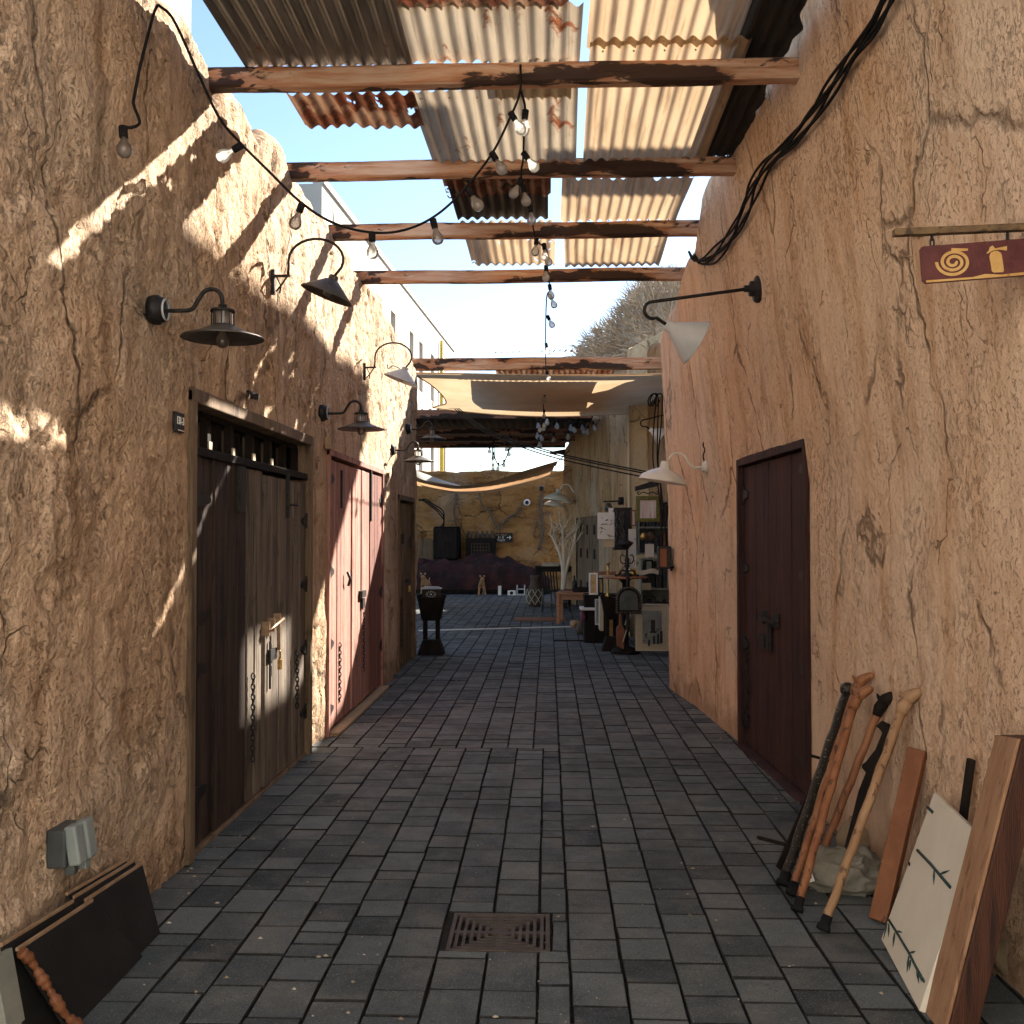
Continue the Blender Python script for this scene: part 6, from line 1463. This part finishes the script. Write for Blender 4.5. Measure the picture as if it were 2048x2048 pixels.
# arched black mirror
M['dark_reflection'] = mottle('dark mirror reflection', (.03, .038, .038), (.055, .065, .062), 7, None, .45, 0)  # the mirror's dark reflection is put into the colour
c = aY(1257, 1200, 13.1); t = thing('arched_mirror', 'arched mirror in a black carved frame at the stall front', 'mirror', c - Vector((0, 0, .19)))
def arch(w, h, n=14): return [(-w, -h)] + [(w, -h), (w, h - w)] + [(w * math.cos(a_), h - w + w * math.sin(a_)) for a_ in np.linspace(0, math.pi, n)[1:-1]] + [(-w, h - w)]
part('frame', MB().prism(arch(.165, .175), .05, c), M['ebony'], t, bevel=.008)
bd_ = MB(); ac = arch(.148, .158, 20)
for i in range(len(ac)):
    a_, b_ = ac[i], ac[(i + 1) % len(ac)]; L = math.dist(a_, b_)
    for k in range(max(1, int(L / .03))): f_ = k / max(1, int(L / .03)); bd_.ball((c.x + a_[0] + (b_[0] - a_[0]) * f_, c.y - .028, c.z + a_[1] + (b_[1] - a_[1]) * f_), .014, 6, 4)
part('carving', bd_, M['iron_worn'], t); part('glass', MB().prism(arch(.115, .125), .012, c + Vector((0, -.024, 0))), M['dark_reflection'], t)
part('hanger', MB().box(c + Vector((0, .1, -.05)), (.03, .25, .7)), M['ebony'], t)
# hanging prints, posters
def paper(label, px, Y, mat, lines, rs_, group='paper prints hung at the stall', tilt=0):
    t, c, s = leaf('paper_print', label, px, Y, .008, mat, 'print', group=group)
    rs = random.Random(rs_); mb = MB()
    for q in range(lines):
        x = c.x + rs.uniform(-.38, .38) * s[0]; z = c.z + rs.uniform(-.42, .42) * s[2]; mb.tube([(x, Y - .003, z), (x + rs.uniform(-.12, .12) * s[0] * 1.6, Y - .003, z + rs.uniform(-.05, .09) * s[2]), (x + rs.uniform(-.2, .2) * s[0] * 1.6, Y - .003, z + rs.uniform(-.1, .1) * s[2])], [.005, .004, .002], 5)
    part('brush_lines', mb, M['ink'], t)
paper('large white print with black brush strokes hanging at the left of the stall', (1195, 1025, 1229, 1078), 13.8, 'paper', 11, 1)
paper('white print folded over the first one at its right', (1217, 1016, 1227, 1062), 13.74, 'paper', 4, 2)
paper('yellowed sheet hanging below the white prints', (1207, 1076, 1229, 1094), 13.85, 'paper_old', 0, 3)
paper('tall pale poster with a sketched figure behind the candelabra', (1257, 1058, 1272, 1136), 14.2, 'paper', 6, 4)
paper('pale print with script leaning behind the candelabra', (1238, 1100, 1256, 1150), 14.15, 'paper_old', 8, 5)
paper('pale triangular paper pinned to the shelf', (1290, 1088, 1308, 1114), 14.3, 'paper', 0, 6)
paper('folded paper hanging from the lower shelf', (1284, 1166, 1302, 1180), 14.2, 'paper_old', 0, 7)
solo('dark_cabinet', MB().box(*fbox(1228, 1015, 1264, 1100, 14.6, .3)), M['iron'], 'dark hanging cabinet behind the bead strings', 'cabinet', bevel=.01)
for q, x in enumerate((1233, 1241, 1246)):
    mb = MB(); rs = random.Random(q)
    for k in range(22): p = aY(x + 1.5 * math.sin(k * .9 + q), 1022 + k * 3.1, 14.2); mb.ball(p, .017 if k % 2 else .012, 7, 5)
    for k in range(21): mb.tube([aY(x + 1.5 * math.sin(k * .9 + q), 1022 + k * 3.1, 14.2), aY(x + 1.5 * math.sin((k + 1) * .9 + q), 1025 + k * 3.1, 14.2)], .004, 4)
    solo('bead_string', mb, M['iron_worn'], ['bead string at the left, beside the white prints', 'middle bead string of the stall', 'right bead string of the stall'][q], 'bead string', 'bead strings hung at the stall')
# round table with candelabra
rt = aY(1250, 1152, 13.9); t = thing('round_table', 'round brown table top carrying the black candelabra', 'table', (rt.x, rt.y, 0))
part('tabletop', MB().lathe([(0, rt.z - .03), (.30, rt.z - .03), (.31, rt.z - .015), (.30, rt.z), (0, rt.z)], (0, 0, 0), n=32), M['table_wood'], t, True)
part('pedestal', MB().lathe([(.0, 0), (.2, 0), (.18, .05), (.05, .1), (.04, rt.z - .1), (.1, rt.z - .03)], (0, 0, 0), n=18), M['ebony'], t, True)
cb = aY(1254, 1152, 13.75); cb.z = rt.z; t = thing('candelabra', 'ornate black iron candelabra on the round table', 'candelabra', cb)
part('stem', MB().lathe([(0, 0), (.08, 0), (.07, .03), (.03, .05), (.02, .10), (.04, .14), (.02, .18), (.035, .22), (.018, .26), (.015, .36), (.03, .38), (.03, .40), (0, .40)], (0, 0, 0), n=16), M['iron'], t, True)
for s in (-1, 1):
    part('arm', MB().tube(spline([(0, 0, .2), (s * .05, 0, .17), (s * .09, 0, .22), (s * .07, 0, .29), (s * .04, 0, .27)], 5), .008, 6), M['iron'], t, True)
    part('foot', MB().tube(spline([(0, 0, .06), (s * .07, 0, .08), (s * .11, 0, .03), (s * .15, 0, .01), (s * .15, 0, .03)], 5), .012, 6), M['iron'], t, True)
part('cup', MB().lathe([(0, .40), (.07, .42), (.09, .45), (.085, .46), (0, .44)], (0, 0, 0), n=18), M['iron'], t, True)
t = thing('black_lamp', 'black oil lamp shape hanging above the candelabra', 'lamp', aY(1250, 1095, 13.7))
part('body', MB().lathe([(0, 0), (.06, .0), (.10, .04), (.10, .07), (.04, .10), (.02, .2), (0, .2)], (0, 0, 0), n=18), M['iron'], t, True); part('handle', MB().tube(spline([(0, 0, .2), (.05, 0, .3), (0, 0, .42)], 5), .007, 6), M['iron'], t, True)
# brass candlestick on the second figure
bc = aY(1216, 1196, pr2.y - .02); bc.z = .735; t = thing('candlestick', 'tall twisted brass candlestick on the black stand figure', 'candlestick', bc)
prof = [(0, 0), (.045, 0), (.04, .02), (.02, .05), (.014, .07)]
for k in range(9): prof += [(.012, .085 + k * .033), (.022, .097 + k * .033), (.012, .110 + k * .033)]
prof += [(.03, .40), (.012, .42), (.012, .44), (.035, .46), (.03, .48), (0, .48)]
part('stem', MB().lathe(prof, (0, 0, 0), n=16), M['brass'], t, True)
# canvases leaning left of the candlestick
q0_ = aY(1186, 1190, 15.2)
leaf('framed_picture', 'small ochre painting in a white frame leaning at the stall left end', (1178, 1146, 1196, 1190), 15.2, .05, 'picture_ochre', 'picture', 'white', .025, R(-8))
leaf('framed_picture', 'dark framed small ochre picture behind the white framed one', (1196, 1156, 1207, 1188), 15.35, .04, 'picture_ochre', 'picture', 'ebony', .02, R(-8))
solo('side_table', MB().box((q0_.x + .12, 15.45, q0_.z / 2), (.5, .5, q0_.z)), M['ebony'], 'dark chest below the small ochre paintings', 'chest', bevel=.01)
solo('shelf_board', MB().box(*fbox(1188, 1144, 1240, 1150, 15.4, .3)), M['table_wood'], 'brown board shelf behind the brass candlestick', 'shelf')
# big framed watercolour on the floor
p0 = aZ(1272, 1302, 0); t, c, s = leaf('framed_picture', 'large framed grey watercolour of a tower standing on the paving against the shelf', (1271, 1208, 1338, 1302), 13.55, .03, 'picture_grey', 'picture', 'paper_old', .018, R(-4), None, ('mat_board', .075))
ts = MB()
def tp_(x, y): q = aY(x, y, c.y - .030); return q
for (x0, y0, x1, y1) in ((1302, 1240, 1310, 1262), (1300, 1262, 1313, 1266), (1296, 1280, 1300, 1292), (1306, 1272, 1310, 1288), (1314, 1268, 1318, 1288), (1290, 1268, 1294, 1272), (1320, 1262, 1325, 1286)):
    a_, b_ = tp_(x0, y1), tp_(x1, y0); ts.box(((a_.x + b_.x) / 2, a_.y + (a_.z - .35) * .05 + .0, (a_.z + b_.z) / 2), (b_.x - a_.x, .004, b_.z - a_.z))
part('brush_shapes', ts, M['ink'], t)
# small floor things of the stall
pc0 = aZ(1187, 1272, 0)
solo('cone_bell', MB().lathe([(0, 0), (.17, 0), (.165, .04), (.13, .13), (.08, .24), (.03, .31), (.02, .34), (0, .345)], pc0, n=20), M['iron'], 'dark cone shaped bell on the paving at the stall left end', 'bell')
solo('small_jar', MB().lathe([(0, 0), (.07, 0), (.10, .07), (.07, .16), (.04, .19), (.05, .22), (0, .22)], aZ(1163, 1268, 0), n=16), M['clay'], 'dark jar beside the cone shaped bell', 'jar')
solo('tan_pot', MB().lathe([(0, 0), (.06, 0), (.09, .05), (.08, .11), (.05, .13), (0, .12)], aZ(1150, 1255, 0), n=16), M['cane_light'], 'small tan pot at the leg of the orange brown table', 'pot')
solo('plum_cushion', MB().box(*fbox(1161, 1222, 1184, 1246, 15.2, .4)), M['fabric_plum'], 'plum patterned cushion beneath the leaning paintings', 'cushion', bevel=.06)
solo('white_tray', MB().box(*fbox(1160, 1216, 1196, 1221, 15.1, .4)), M['paper'], 'white tray lying on the plum cushion', 'tray', bevel=.01)
solo('painted_plaque', MB().box(*fbox(1217, 1240, 1226, 1275, 14.6, .05)), M['picture_ochre'], 'orange painted panel seen between the legs of the stand figure', 'panel')
gq = aY(1241, 1262, 13.7); solo('orange_stringed_toy', MB().prism([(-.05, -.20), (.045, -.24), (.055, .02), (.02, .08), (.012, .26), (-.02, .26), (-.02, .08), (-.06, .04)], .06, gq), M['carved'], 'orange brown stringed instrument standing left of the big watercolour', 'instrument', bevel=.01)
for q, (x0, y0, x1, y1) in enumerate(((1246, 1284, 1262, 1228), (1250, 1250, 1256, 1226))):
    solo('thin_stick', MB().tube([aY(x0, y0, 13.6), aY(x1, y1, 13.65)], .008, 6), M['paper_old'], ['long thin pale stick crossing behind the instrument', 'short thin pale stick behind the instrument'][q], 'stick', 'thin pale sticks at the stall')
solo('flat_spear', MB().prism([(-.9, 0), (-.3, .05), (.35, .05), (.35, -.04), (-.3, -.04)], .02, aZ(1215, 1280, .012), (.9, .1, 0), (0, 1, 0)), M['iron'], 'dark flat pointed blade lying on the paving before the stand figure', 'blade')
solo('pale_board', MB().box(*fbox(1200, 1196, 1207, 1262, 14.4, .4)), M['paper_old'], 'pale frame edge leaning left of the stand figure', 'frame', bevel=.004)
solo('wine_bottle', MB().lathe([(0, 0), (.04, 0), (.042, .16), (.018, .22), (.016, .29), (0, .29)], Vector((pt.x + .0, pt.y + .4, .56)), n=16), M['iron'], 'dark bottle on the orange brown table', 'bottle')
solo('black_tray', MB().box((pt.x + .15, pt.y + .3, .60), (.35, .3, .08)), M['ebony'], 'black box on the orange brown table', 'box', bevel=.006)

leaf('framed_picture', 'small dark picture propped on the lower stall shelf', (1290, 1120, 1306, 1142), 14.25, .03, 'picture_grey', 'picture', 'ebony', .02, R(-6))
leaf('framed_picture', 'narrow brown framed picture hanging beside the gilt mirror', (1262, 1020, 1272, 1052), 14.1, .03, 'pink_picture_reflection', 'picture', 'carved', .018)
leaf('framed_picture', 'stacked grey framed picture behind the leaning pale frame edge', (1190, 1198, 1206, 1250), 14.9, .03, 'picture_grey', 'picture', 'enamel_grey', .02, R(-7))
solo('tan_cloth', sail_grid(lambda u, v: aY(1275 + 42 * u, 1139 + 9 * v + 2 * math.sin(u * 7), 14.15 - .10 * v), 16, 5), M['paper_old'], 'tan cloth strip draped over the edge of the lower shelf', 'cloth')
for q, (x, z_, r_, mt_n, lab) in enumerate(((1287, 1080, .05, 'brass', 'small brass pot on the upper stall shelf'), (1303, 1080, .06, 'clay', 'dark clay pot on the upper stall shelf'), (1266, 1150, .05, 'brass', 'little brass bowl on the round table'), (1238, 1150, .04, 'cane_light', 'small wooden cup on the round table'))):
    p = aY(x, z_, 14.1 if q < 2 else 13.8)
    if q >= 2: p.z = rt.z
    solo('small_pot', MB().lathe([(0, 0), (r_ * .6, 0), (r_, r_ * .7), (r_ * .8, r_ * 1.4), (r_ * .5, r_ * 1.7), (r_ * .65, r_ * 1.9), (0, r_ * 1.8)], p, n=14), M[mt_n], lab, 'pot', 'small pots on the stall')
for q, x in enumerate((1208, 1216, 1222)):
    p = aZ(x, 1286 + 3 * q, 0); p.y += .5; solo('rolled_print', MB().tube([p, p + Vector((.02 * (q - 1), .12, .5 + .06 * q))], .03, 10), M[('paper', 'paper_old', 'fabric_plum')[q]], ['white rolled print standing behind the stand figure', 'yellowed rolled print standing behind the stand figure', 'plum cloth roll standing behind the stand figure'][q], 'roll', 'rolls standing behind the stand figure')
